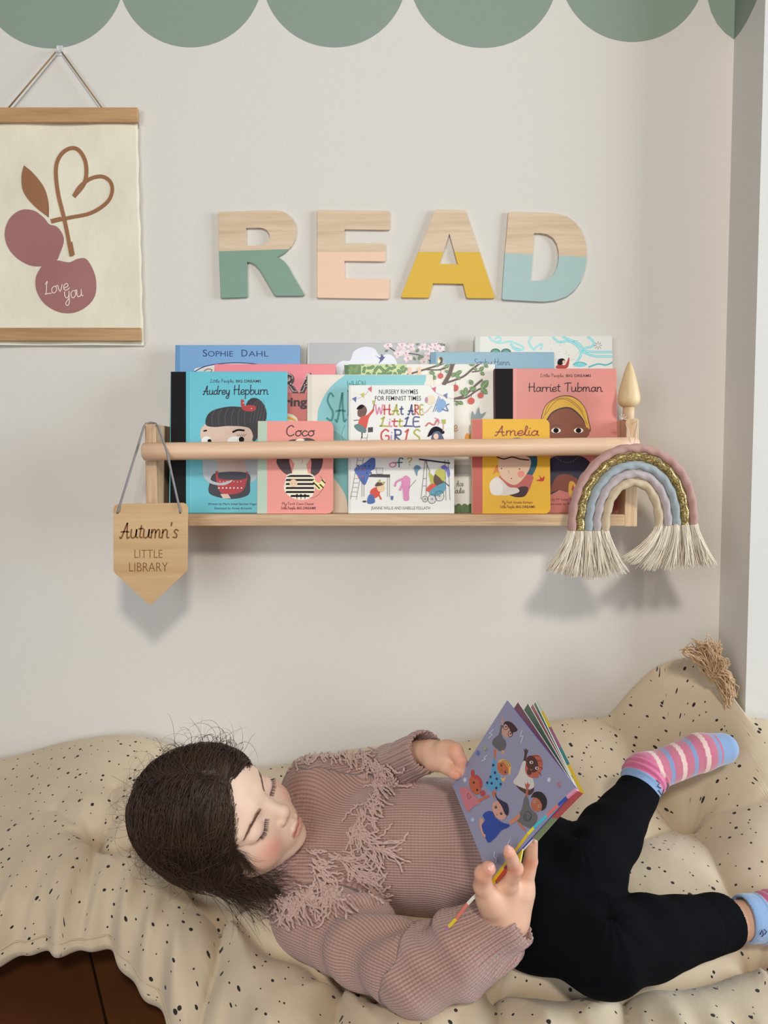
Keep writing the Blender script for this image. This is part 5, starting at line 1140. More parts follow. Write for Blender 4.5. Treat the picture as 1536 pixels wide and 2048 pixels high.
def strands(name, roots, side, steps, stepl, fall, jit, rad, lift=.0015, parent=None, seg=3, free=None):
    """grow strands over the hair volume, away from the parting, towards the back and the nape"""
    n = len(roots); p = roots.copy(); Ls = [p.copy()]; off = rng.uniform(-.0006, .0045, n)+lift
    jd = rng.normal(size=(n, 3))*jit; d_prev = None
    for i in range(steps):
        t = i/steps; g = np.stack([side*(1.0-.95*t), np.full(n, -.35-.25*t), -.15-1.1*t*np.ones(n)*fall], 1)+jd*(1+.5*np.sin(i*.9+jd[:, :1]*9))
        nn = hfld.normal(p); g = g-nn*(g*nn).sum(1, keepdims=True); g = g/(np.linalg.norm(g, axis=1, keepdims=True)+1e-9)
        if d_prev is not None: g = g*.5+d_prev*.5; g = g/(np.linalg.norm(g, axis=1, keepdims=True)+1e-9)
        d_prev = g; p = p+g*stepl[:, None]; q = hfld.project(p, 0, 2); dd = hfld.ev(p)
        if free is None: p = q+hfld.normal(q)*off[:, None]
        else: w = np.clip(free*(t*1.6-.25), 0, 1)[:, None]; p = (q+hfld.normal(q)*off[:, None])*(1-w)+p*w
        Ls.append(p.copy())
    return np.stack(Ls, 1)
def tubes_mesh(name, Ls, rad, parent, mat=M_HAIR, seg=3, world=True):
    """many thin tubes at once, Ls = (n, k, 3) in world space"""
    sg = np.linalg.norm(np.diff(Ls, axis=1), axis=2); Ls = Ls[(sg.max(1) < .012) & (sg.max(1) < 3.5*np.median(sg)) & (np.linalg.norm(Ls-HL, axis=2).max(1) < .165)]; rad = rad if np.ndim(rad) == 0 else np.resize(rad, len(Ls))
    n, k, _ = Ls.shape; T = np.gradient(Ls, axis=1); T /= np.linalg.norm(T, axis=2, keepdims=True)+1e-12
    u = np.cross(T, np.array([.3, .5, .81])); u /= np.linalg.norm(u, axis=2, keepdims=True)+1e-12; w = np.cross(T, u)
    r = (np.asarray(rad)*np.ones(n))[:, None]*(1-.75*np.linspace(0, 1, k)[None]**2.5)
    V = np.stack([Ls+(u*math.cos(a)+w*math.sin(a))*r[..., None] for a in [2*math.pi*i/seg for i in range(seg)]], 2)
    idx = np.arange(n*k*seg).reshape(n, k, seg); F = []
    for s_ in range(seg): t_ = (s_+1) % seg; F.append(np.stack([idx[:, :-1, s_], idx[:, :-1, t_], idx[:, 1:, t_], idx[:, 1:, s_]], -1).reshape(-1, 4))
    return np_mesh(name, V.reshape(-1, 3), np.concatenate(F), mat, parent, loc=KL_)
def scalp(n):
    out = []
    while len(out) < n:
        th = rng.uniform(0, 2*math.pi, n); z = rng.uniform(-.9, 1, n); r = np.sqrt(1-z*z); q = np.stack([r*np.cos(th)*.080, -.010+r*np.sin(th)*.095, .036+z*.088], 1)
        q = hfld.project(q, 0, 4); vis = (hfld.ev(q) < .0006); fr = hfld.normal(q)
        q = q[vis & (q[:, 1] < .078)]; out += list(q)
    return np.array(out[:n])
r_ = scalp(3800); sd = np.sign(r_[:, 0]+rng.normal(size=len(r_))*.002); r2 = r_.copy()
L_ = strands('s', r2, sd, 9, rng.uniform(.005, .014, len(r2)), 1.0, .26, .0003)
tubes_mesh('hair_strands', hw(L_), rng.uniform(.00025, .0006, len(L_)), capo)
# long locks starting along the parting
m_ = 1700; py = np.where(rng.random(m_) < .5, rng.uniform(-.07, .066, m_), rng.uniform(.030, .069, m_)); pr = np.stack([rng.normal(size=m_)*.0015, py, .034+.088*np.sqrt(np.clip(1-((py+.02)/.09)**2, 0, 1))], 1); pr = hfld.project(pr, .001, 5); sd = np.where(rng.random(m_) < .5, -1.0, 1.0)
L_ = strands('p', pr, sd, 14, rng.uniform(.010, .019, m_), 1.0, .20, .0003, lift=.002, free=rng.uniform(0, .5, m_)**2)
tubes_mesh('hair_strands', hw(L_), rng.uniform(.0003, .00065, m_), capo)
# flyaways round the head, and fine loose hair at the temple and the nape
def grow(p, d, c, n, st, drift, fld=None, off=None):
    L = [p.copy()]
    for k_ in range(n):
        d = d+np.cross(c, d)*.2+drift; d = d/np.linalg.norm(d, axis=1, keepdims=True); p = p+d*st[:, None]
        if fld is not None: p = fld.project(p, .001+off*k_, 2)
        L.append(p.copy())
    return np.stack(L, 1)
unit = lambda a: a/(np.linalg.norm(a, axis=1, keepdims=True)+1e-9)
m_ = 480; q = scalp(m_*3); q = q[q[:, 1] < .015][:m_]; m_ = len(q); n_ = hfld.normal(q); d_ = unit(n_*.5+rng.normal(size=(m_, 3))*.45+np.stack([np.sign(q[:, 0])*.3, np.full(m_, -.3), np.full(m_, .1)], 1))
tubes_mesh('flyaway_hair', hw(grow(q, d_, rng.normal(size=(m_, 3))*1.0, 14, rng.uniform(.0018, .0058, m_), -n_*.03)), .00017, capo)
# wisps lifted off the far side of the head above the forehead
m_ = 110; q = np.stack([rng.uniform(-.075, -.045, m_), rng.uniform(-.06, .055, m_), rng.uniform(.04, .10, m_)], 1); q = hfld.project(q, 0, 4); n_ = hfld.normal(q); q = q-n_*.003
d_ = unit(n_*.7+np.stack([np.full(m_, -.5), np.full(m_, .2), np.full(m_, -.3)], 1)+rng.normal(size=(m_, 3))*.3); c_ = np.tile(np.array([.2, 1.2, -.5]), (m_, 1))*rng.uniform(.5, 1.8, (m_, 1))+rng.normal(size=(m_, 3))*.4
tubes_mesh('flyaway_hair', hw(grow(q, d_, c_, 15, rng.uniform(.003, .0055, m_), np.zeros((m_, 3)))), .00028, capo)
for s_, cnt in ((1, 230), (-1, 60)):
    p = np.stack([s_*rng.uniform(.045, .066, cnt), np.full(cnt, .035), rng.uniform(-.02, .058, cnt)], 1); p = HF.project(p, .0008); d_ = unit(np.stack([np.full(cnt, s_*.25), .25*rng.random(cnt), -np.ones(cnt)], 1)+rng.normal(size=(cnt, 3))*.25)
    tubes_mesh('temple_hair', hw(grow(p, d_, rng.normal(size=(cnt, 3))*.35, 13, rng.uniform(.003, .005, cnt), np.array([[s_*.05, -.08, -.05]]), HF, .0004*rng.random(cnt))), .00022, capo)
# fine hair along the hairline, and loose locks running down behind the jaw on to the collar
hl = np.array([(0, .0645, .071), (.021, .0665, .058), (.043, .059, .038), (.0575, .039, .008), (.0600, .016, -.026)])
for s_ in (1, -1):
    n = 900; t = rng.uniform(0, 3.999, n); i_ = t.astype(int); f_ = (t-i_)[:, None]; p = hl[i_]*(1-f_)+hl[i_+1]*f_; p = p*np.array([s_, 1, 1])+np.array([0, -.0035, 0])+rng.normal(size=(n, 3))*.0030; p = HF.project(p, .0005)
    d_ = unit(np.stack([s_*(.55+.3*rng.random(n)), -np.ones(n), .15-.35*t/4*3], 1)+rng.normal(size=(n, 3))*.22); L_ = [p]
    for k_ in range(9): q_ = p+d_*(.0045*(k_+1)*(.6+.4*np.abs(np.sin(np.arange(n)))))[:, None]; L_.append(np.where((hfld.ev(q_) < .001)[:, None], hfld.project(q_, .0022, 2), HF.project(q_, .0010+.0005*k_, 2)))
    tubes_mesh('hairline_wisps', hw(np.stack(L_, 1)), .00030, capo)
n = 420; p = np.stack([rng.uniform(.040, .066, n), rng.uniform(-.045, .012, n), rng.uniform(-.075, -.020, n)], 1); p = hfld.project(p, .001, 4); d_ = unit(np.stack([.05*np.ones(n), .25*np.ones(n), -np.ones(n)], 1)+rng.normal(size=(n, 3))*.22)
tubes_mesh('hair_strands', hw(grow(p, d_, rng.normal(size=(n, 3))*.30, 13, rng.uniform(.0035, .0068, n), np.array([[-.01, .03, -.03]]))), .00034, capo)
# eyebrows and lashes
M_BROW = paint((120, 88, 70), .7, .1, name='brow_hair')
L_ = []
for s in (-1, 1):
    n = 260; t = rng.random(n); x = s*(.012+.034*t); z = .0125+.0048*np.sin(t*2.4)-.002*t*t+rng.normal(size=n)*.0015*(1-.5*t); p = HF.project(np.stack([x, .075-.02*t, z], 1), .0003)
    d = unit(np.stack([s*np.ones(n), -.3*np.ones(n), .55-1.0*t], 1)); tubes_mesh('eyebrow', hw(np.stack([HF.project(p+d*.0016*k_, .0004, 2) for k_ in range(5)], 1)), .00016, body, M_BROW)
    n = 80; u = rng.uniform(-1, 1, n); p = HF.project(np.stack([s*.0305+u*.0145, .070*np.ones(n), -.0072+.0030*u*u], 1), .0); sc = rng.uniform(.8, 1.1, n)[:, None]
    tubes_mesh('eyelash_row', hw(np.stack([p+np.stack([u*.0030*(k_/4), .0048*(k_/4)*np.ones(n), (-.0052*(k_/4)+.0016*(k_/4)**2)*np.ones(n)], 1)*sc for k_ in range(5)], 1)), .00015, body)

# ------------------------------------------------------------ knitted jumper
def knit_mat(name, rgb, rgb2, period, vper):
    m = bpy.data.materials.new(name); nt, b = nodes(m); at = N(nt, 'ShaderNodeAttribute', attribute_name='knit'); sx = N(nt, 'ShaderNodeSeparateXYZ'); nt.links.new(at.outputs['Vector'], sx.inputs[0])
    s, t = sx.outputs[0], sx.outputs[1]
    row = mathn(nt, 'ABSOLUTE', mathn(nt, 'SINE', mathn(nt, 'MULTIPLY', t, math.pi/period)))
    vv = mathn(nt, 'SINE', mathn(nt, 'ADD', mathn(nt, 'MULTIPLY', s, 2*math.pi/vper), mathn(nt, 'MULTIPLY', row, 2.4)))
    no = N(nt, 'ShaderNodeTexNoise'); no.inputs['Scale'].default_value = 500; tc = N(nt, 'ShaderNodeTexCoord'); nt.links.new(tc.outputs['Object'], no.inputs['Vector'])
    h = mathn(nt, 'ADD', mathn(nt, 'ADD', mathn(nt, 'MULTIPLY', row, 1.0), mathn(nt, 'MULTIPLY', vv, .12)), mathn(nt, 'MULTIPLY', no.outputs[0], .35))
    n2 = N(nt, 'ShaderNodeTexNoise'); n2.inputs['Scale'].default_value = 18; nt.links.new(tc.outputs['Object'], n2.inputs['Vector'])
    f = mathn(nt, 'ADD', mathn(nt, 'MULTIPLY', row, .55), mathn(nt, 'MULTIPLY', n2.outputs[0], .45))
    nt.links.new(mixc(nt, f, col(rgb2), col(rgb)), b.inputs['Base Color']); b.inputs['Roughness'].default_value = .8; b.inputs['Sheen Weight'].default_value = .35; b.inputs['Specular IOR Level'].default_value = .25
    bp = N(nt, 'ShaderNodeBump'); bp.inputs['Strength'].default_value = .8; bp.inputs['Distance'].default_value = .0014; nt.links.new(h, bp.inputs['Height']); nt.links.new(bp.outputs[0], b.inputs['Normal']); return m
M_KNIT = knit_mat('dusty_pink_knit', (190, 152, 140), (142, 107, 97), .0042, .0050)
sw = Field()
sw.ell(CH+np.array([.005, 0, 0]), (.092, .118, .078), TR, k=.02); sw.ell(WA, (.135, .094, .076), TR, k=.04); sw.ell(V3(P(985, 1718, 1.03)), (.075, .090, .074), TR, k=.04)
sw.cone(SR, SL, .052, .046, k=.03); sw.cone(NK+(CH-NK)*.15, CH, .050, .07, k=.035)
sw.cone(SR, SR+(ER-SR)*.5, .057, .050, k=.022); sw.cone(SR+(ER-SR)*.5, ER, .050, .043, k=.012); sw.cone(V3(P(925, 1925, .885)), V3(P(1004, 1890, .885)), .040, .026, k=.02); sw.cone(ER, ER+(WR-ER)*.55, .044, .041, k=.014); sw.cone(ER+(WR-ER)*.55, WR, .042, .0325, k=.01)
sw.cone(SL, EL, .048, .036, k=.02); sw.cone(EL, WL+(EL-WL)*.12, .036, .029, k=.012)
# open cuffs and neck
cuffd = nrm(WR-ER); c0 = WR+cuffd*.004
sw.cone(WR, WR+cuffd*.012, .0325, .0335, k=.004); sw.cone(c0, c0+cuffd*.05, .0275, .030, k=.003, sub=True)
cd2 = nrm(WL-EL); sw.cone(WL-cd2*.004, WL+cd2*.012, .0285, .0295, k=.004); sw.cone(WL+cd2*.002, WL+cd2*.05, .0235, .026, k=.003, sub=True)
nd = nrm(hw((0, -.022, -.050))-NK); NKc = NK+nd*.004
rim = hw((0, -.012, -.074))
sw.cone(NK-nd*.01, rim, .048, .052, k=.02); sw.cone(rim-nd*.008, rim+nd*.08, .045, .056, k=.004, sub=True)
sv, sf = sw.mesh(.0022)
def limb_coords(p, a, b):
    ba = b-a; L = np.linalg.norm(ba); ax = ba/L; t = ((p-a)@ax); d = p-a-np.outer(t, ax); view = nrm(V3(CAM)-a); u = nrm(np.cross(ax, view)); w = np.cross(u, ax) ; ang = np.arctan2(d@u, d@w*np.sign(w@view)); return t, ang, np.linalg.norm(d, axis=1), L
segs = [(V3(P(600, 1700, 1.12)), V3(P(1010, 1705, 1.05)), .098, 0), (SR, SR+(ER-SR)*.8, .056, .05), (ER-(WR-ER)*.1, WR, .044, .05), (SL, EL, .040, .045), (EL, WL, .030, .05)]
best = np.full(len(sv), 9.0); kn = np.zeros((len(sv), 3)); which = np.zeros(len(sv), int)
for i, (a, b_, R0, _) in enumerate(segs):
    t, ang, d, L = limb_coords(sv, a, b_); tt = np.clip(t, 0, L); dist = np.linalg.norm(sv-a-np.outer(tt, nrm(b_-a)), axis=1)/R0
    m = dist < best; best[m] = dist[m]; kn[m, 0] = t[m]; kn[m, 1] = (ang*R0)[m]; which[m] = i
sn = sw.normal(sv)
# folds: sleeves bunch at the elbow, torso drapes
dsp = np.zeros(len(sv))
t, ang, d, L = limb_coords(sv, SR, ER); m = (which == 1) | (which == 2)
def folds(a, b_, n, amp, ph, t0, t1, wmask, tw=.5):
    t, ang, d, L = limb_coords(sv, a, b_); u = t/L; env = np.clip((u-t0)/.15, 0, 1)*np.clip((t1-u)/.15, 0, 1)*wmask
    global dsp; x = np.sin(2*np.pi*n*(u+tw*.12*np.sin(ang+ph)+.05*np.sin(ang*2+ph*2))+ph); dsp = dsp+amp*env*(np.abs(x)**.7*np.sign(x))*(.55+.45*np.cos(ang*1.0+ph))
mA = np.exp(-np.clip(np.linalg.norm(sv-ER, axis=1)-.06, 0, 1)/.03)*((which == 1) | (which == 2))
folds(SR, ER, 3.2, .0060, .6, .25, 1.3, (which == 1)*1.0, 1.2); folds(ER, WR, 2.6, .0060, 2.2, -.3, .62, (which == 2)*1.0, 1.4); folds(EL, WL, 3, .0022, 1.0, 0, .7, (which == 4)*1.0)
folds(segs[0][0], segs[0][1], 2.4, .0020, 1.2, .1, .8, (which == 0)*1.0, .9)
# ribbed cuffs and collar
for a, b_, R0, i in ((ER, WR, .033, 2), (EL, WL, .028, 4)):
    t, ang, d, L = limb_coords(sv, a, b_); env = np.clip((t/L-.70)/.06, 0, 1)*(which == i)*(d > R0*.86); dsp += .0012*env*np.cos(ang*26)
rd = sv-NK; ht = rd@nd; up_ = nrm(np.cross(nd, [0, .3, 1])); vp = np.cross(nd, up_); angc = np.arctan2(rd@up_, rd@vp); rc = np.sqrt(np.clip((rd**2).sum(1)-ht**2, 0, 1)); envc = np.clip((ht+.002)/.012, 0, 1)*(rc > .040)*(np.linalg.norm(sv-rim, axis=1) < .085); dsp += .0013*envc*np.cos(angc*44)
sv2 = sv+sn*dsp[:, None]
jum = np_mesh('jumper', sv2, sf, M_KNIT, kid, {'knit': ('FLOAT_VECTOR', kn)}, loc=KL_); jum['label'] = 'dusty pink knitted jumper with ribbed cuffs and a yarn fringe'
# yarn fringe round the yoke
M_YARN = paint((204, 170, 158), .8, .12, .4, 700, .25, 'loose_pink_yarn', sheen=.4)
def fringe():
    rr = random.Random(21); paths = [([(590, 1512), (612, 1500), (640, 1490), (668, 1492), (692, 1506), (715, 1502), (745, 1522), (770, 1540), (790, 1560)], 130, (.35, 1.0), (22, 44)),
        ([(770, 1545), (752, 1575), (738, 1605), (724, 1635), (712, 1655)], 55, (.35, 1.0), (26, 60)),
        ([(690, 1655), (715, 1672), (742, 1690), (765, 1700)], 30, (1.0, .75), (40, 80)),
        ([(660, 1700), (690, 1722), (712, 1740), (728, 1762), (745, 1790)], 55, (.9, .35), (30, 62)),
        ([(618, 1700), (628, 1738), (640, 1760), (668, 1765)], 34, (.7, .6), (24, 50)),
        ([(560, 1800), (585, 1795), (612, 1785), (648, 1778), (680, 1790)], 90, (.05, 1.0), (30, 82))]
    mb = MB(); P0 = []; par = []
    for pts, n, dr_, ln in paths:
        cr = catmull(pts, False, 8)
        for i in range(n):
            c = cr[rr.randrange(len(cr))]; a = math.atan2(dr_[1], dr_[0])+rr.gauss(0, .5); L = rr.uniform(*ln); m = 12; ph = rr.random()*6; cu = rr.gauss(0, .09); x, y = c[0]+rr.gauss(0, 6), c[1]+rr.gauss(0, 6); px_, py_ = [], []
            for k_ in range(m): px_.append(x); py_.append(y); x += math.cos(a)*L/m+math.sin(k_*1.9+ph)*1.4; y += math.sin(a)*L/m+math.cos(k_*1.7+ph)*1.4; a += cu+rr.gauss(0, .12)
            P0.append((px_, py_)); par.append(rr.uniform(.0014, .0045))
    PX, PY = np.array([p[0] for p in P0]), np.array([p[1] for p in P0]); H_, ok = sw.hit(PX.ravel(), PY.ravel()); n_ = sw.normal(H_); ok = ok.reshape(PX.shape); H_ = H_.reshape(PX.shape+(3,)); n_ = n_.reshape(H_.shape)
    for i in range(len(PX)):
        pts = []
        for k_ in range(PX.shape[1]):
            if ok[i, k_]: pts.append(H_[i, k_]+n_[i, k_]*(par[i]+.0022*math.sin(k_*1.1+i)**2))
            elif len(pts) > 1: pts.append(pts[-1]+(pts[-1]-pts[-2])*.8+np.array([0, 0, -.001]))
        if len(pts) < 4: continue
        if max(np.linalg.norm(pts[k+1]-pts[k]) for k in range(len(pts)-1)) > .02: continue
        pts = catmull(pts, False, 2); s_ = 0
        mb.tube([p-V3(KL_) for p in pts], [.00145]*(len(pts)-1)+[.0009], 6, prof=lambda th, s: 1+.18*math.cos(2*th-s*2800))
    fr = mb.build('yarn_fringe', M_YARN, jum); fr['label'] = 'looped pale pink yarn fringe'
fringe()

# ------------------------------------------------------------ leggings and socks
M_LEG = paint((17, 18, 22), .9, .2, .3, 500, .15, 'black_jersey', g=1.0, bd=.0003)
lg = Field()
lg.ell(HPc, (.075, .092, .070), TR, k=.03); lg.ell(V3(P(1085, 1845, .975)), (.055, .05, .05), k=.04)
lg.cone(HRr, KR, .068, .054, k=.03); lg.cone(KR, KR+(AR-KR)*.4, .054, .0475, k=.012); lg.cone(KR+(AR-KR)*.4, AR, .0475, .0360, k=.01)
lg.cone(HLf, KL, .064, .052, k=.012); lg.cone(KL, KL+(AL-KL)*.45, .050, .043, k=.012); lg.cone(KL+(AL-KL)*.45, AL, .043, .0315, k=.01)
da, dl = nrm(AR-KR), nrm(AL-KL)
lg.cone(AR, AR+da*.012, .0362, .0366, k=.003); lg.cone(AR+da*.010, AR+da*.08, .0325, .034, k=.002, sub=True)
lg.cone(AL, AL+dl*.010, .0318, .0320, k=.003); lg.cone(AL+dl*.008, AL+dl*.08, .0285, .030, k=.002, sub=True)
lv, lf = lg.mesh(.0022); ln_ = lg.normal(lv); ds = np.zeros(len(lv))
crk1, _o = lg.hit([1150, 1216], [1660, 1818]);
for c, dirv in ((crk1[0], 0), (crk1[1], 0)):
    r = np.linalg.norm(lv-c, axis=1); q = lv-c; th = np.arctan2(q[:, 2], q[:, 0]*1.0); ds += .0020*np.sin(th*11+r*40)*np.exp(-r/.045)*np.clip(r/.012, 0, 1)*np.clip((q[:, 0]*.5-q[:, 2])/(r+1e-6)+.15, 0, 1)*1.3-.008*np.exp(-(r/.014)**2)
for a, d_, R0 in ((AR, da, 1), (AL, dl, 1)):                                          # hem turn-ups
    t = (lv-a)@d_; near = np.linalg.norm(lv-a, axis=1) < .07; ds += near*(-.0012*np.exp(-((t+.018)/.0016)**2))
n3 = np.sin(lv[:, 0]*70+lv[:, 2]*40)*np.sin(lv[:, 1]*60+lv[:, 0]*30); ds += .0010*n3
leg = np_mesh('leggings', lv+ln_*ds[:, None], lf, M_LEG, kid, loc=KL_)
def sock(name, ankle, heel, ball, toe, r0, stripes, lab, cuffskip):
    s = Field(); d0 = nrm(heel-ankle); st = ankle+d0*cuffskip
    s.cone(st, heel, r0, r0*.96, k=.01); s.cone(heel, ball, r0*.95, r0*1.0, k=.016); s.cone(ball, toe, r0*1.0, r0*.84, k=.008)
    s.cone(st-d0*.12, st-d0*(1.5*r0+.001), 1.5*r0, k=.002, sub=True)
    hl = heel+nrm(heel-toe)*.006-nrm(np.cross(np.cross(d0, toe-heel), toe-heel))*0; s.ell(hl, (r0*.98,)*3, k=.014)
    s.cone(st, st-d0*.05, r0*.88, r0*.90, k=.002, sub=True)
    v, f = s.mesh(.0016); n = s.normal(v); ax = nrm(toe-heel); t = (v-heel)@ax; L = (toe-heel)@ax; tl = (v-st)@d0; Ll = (heel-st)@d0
    u = t/L
    c = np.tile(np.array(col((206, 104, 142))[:3]), (len(v), 1)); onfoot = (u > -.02)&(tl > Ll*.55) | (u > .12)
    def band(m, rgb): c[m] = np.array(col(rgb)[:3])
    if stripes:
        side = (v-heel)@nrm(np.cross(ax, np.array([0, -.6, .8]))); uu = u+side*1.2
        for k in range(12):
            a = .04+k*.077; rgb = ((222, 190, 178), (188, 104, 124), (126, 140, 176), (188, 104, 124))[k % 4]; w = .056 if k % 2 == 0 else .077
            band(onfoot & (uu > a) & (uu < a+w), rgb)
            if k % 2 == 0: band(onfoot & (uu > a+w) & (uu < a+.077), (192, 96, 122))
        band(onfoot & (uu > .89), (128, 154, 190)); band(onfoot & (np.abs(u+.02) < .10) & (tl < Ll*.9), (214, 112, 152))
    fold = .0014*np.sin(tl*2*np.pi/.0105+u*3)*np.clip((tl-.010)/.006, 0, 1)*np.clip((Ll*1.25-tl)/.01, 0, 1)*(u < .16); v2 = v+n*fold[:, None]
    c[tl < .016] = np.array(col((134, 162, 200))[:3])
    m = bpy.data.materials.get('sock_wool') or bpy.data.materials.new('sock_wool')
    if not m.use_nodes:
        nt, b = nodes(m); at = N(nt, 'ShaderNodeAttribute', attribute_name='tone'); no = N(nt, 'ShaderNodeTexNoise'); no.inputs['Scale'].default_value = 350; tc = N(nt, 'ShaderNodeTexCoord'); nt.links.new(tc.outputs['Object'], no.inputs['Vector'])
        mx = N(nt, 'ShaderNodeMix', data_type='RGBA', blend_type='MULTIPLY'); mx.inputs[0].default_value = .35; nt.links.new(at.outputs['Color'], mx.inputs[6]); nt.links.new(no.outputs[0], mx.inputs[7]); hs = mx.outputs[2]
        nt.links.new(mixc(nt, .75, hs, at.outputs['Color']), b.inputs['Base Color']); b.inputs['Roughness'].default_value = .9; b.inputs['Sheen Weight'].default_value = .4
        bp = N(nt, 'ShaderNodeBump'); bp.inputs['Strength'].default_value = .6; bp.inputs['Distance'].default_value = .0007; nt.links.new(no.outputs[0], bp.inputs['Height']); nt.links.new(bp.outputs[0], b.inputs['Normal'])
    o = np_mesh(name, v2, f, m, kid, {'tone': ('FLOAT_COLOR', c)}, loc=KL_); o['label'] = lab; return s
SKL = sock('sock', AL, HEELL, V3(P(1400, 1505, 1.205)), TOEL, .0290, True, 'pink, blue and cream striped sock with a pale blue toe', .009)
SKR = sock('sock', V3(P(1497, 1837, .982)), V3(P(1560, 1835, .99)), V3(P(1640, 1800, 1.0)), V3(P(1690, 1790, 1.0)), .0300, False, 'pink sock with a pale blue cuff at the edge of the picture', .0)
def scribble(fld, pts_list, parent):
    mb = MB()
    for pts in pts_list:
        h, ok = fld.hit([p[0] for p in pts], [p[1] for p in pts]); n = fld.normal(h); q = [a+b_*.0012-V3(KL_) for a, b_, o in zip(h, n, ok) if o]
        if len(q) > 2: mb.tube(q, .0006, 5)
    if mb.v: mb.build('stitched_motif', paint((60, 40, 80), .8, .05), parent)
socks = [o for o in kid.children if o.name.startswith('sock')]
scribble(SKL, [[(1312, 1560), (1318, 1566), (1314, 1572), (1321, 1576)], [(1316, 1580), (1322, 1590), (1326, 1578), (1320, 1596)], [(1333, 1566), (1336, 1572), (1331, 1578), (1336, 1584)]], socks[0])
scribble(SKR, [[(1519, 1868), (1523, 1860), (1526, 1868), (1522, 1872)], [(1527, 1858), (1532, 1862), (1528, 1868)]], socks[1])

# ------------------------------------------------------------ the book being read
bk = thing('open_board_book', 'open lilac board book with waving children, held up by the lying child', 'book', P(1050, 1700, .87))
BL = V3(bk.location)
Tt, Rr_, Bb, Ll_ = np.array([.1684, 1.0, .5893]), np.array([.207, .830, .547]), np.array([.125, .839, .432]), np.array([.086, 1.01, .474])
c0 = (Tt+Rr_+Bb+Ll_)/4; n0 = nrm(np.cross(Rr_-Ll_, Tt-Bb)); n0 = n0 if n0@(V3(CAM)-c0) > 0 else -n0
def onpl(px_, py_, off=0.0): r = V3(ray(px_, py_)); o = V3(CAM); t = ((c0-n0*off-o)@n0)/(r@n0); return o+r*t
CQ = [(1014, 1401), (1153, 1577), (982, 1764), (905, 1571)]
e1 = nrm(onpl(*CQ[1])-onpl(*CQ[0])); e2 = np.cross(n0, e1); O0 = onpl(*CQ[0])
def board(name, corners, mats, thick, nvec, art=None):
    a = [np.array(c) for c in corners]; V = a+[c-nvec*thick for c in a]; k = len(a); F = [tuple(range(k)), tuple(range(2*k-1, k-1, -1))]+[(i, i+k, (i+1) % k+k, (i+1) % k) for i in range(k)]
    V = [v-BL for v in V]; fm = [0, 0]+[1 if len(mats) > 1 else 0]*k
    if art: b0 = len(V); V += [v-BL for v in art[0]]; F += [tuple(i+b0 for i in q) for q in art[1]]; nb = len(mats); fm += [nb+i for i in art[3]]; mats = mats+art[2]
    return mesh_obj(name, V, F, mats, bk, fm)
def k3(x, y): return (860+x/4.518, 1380+y/4.518)
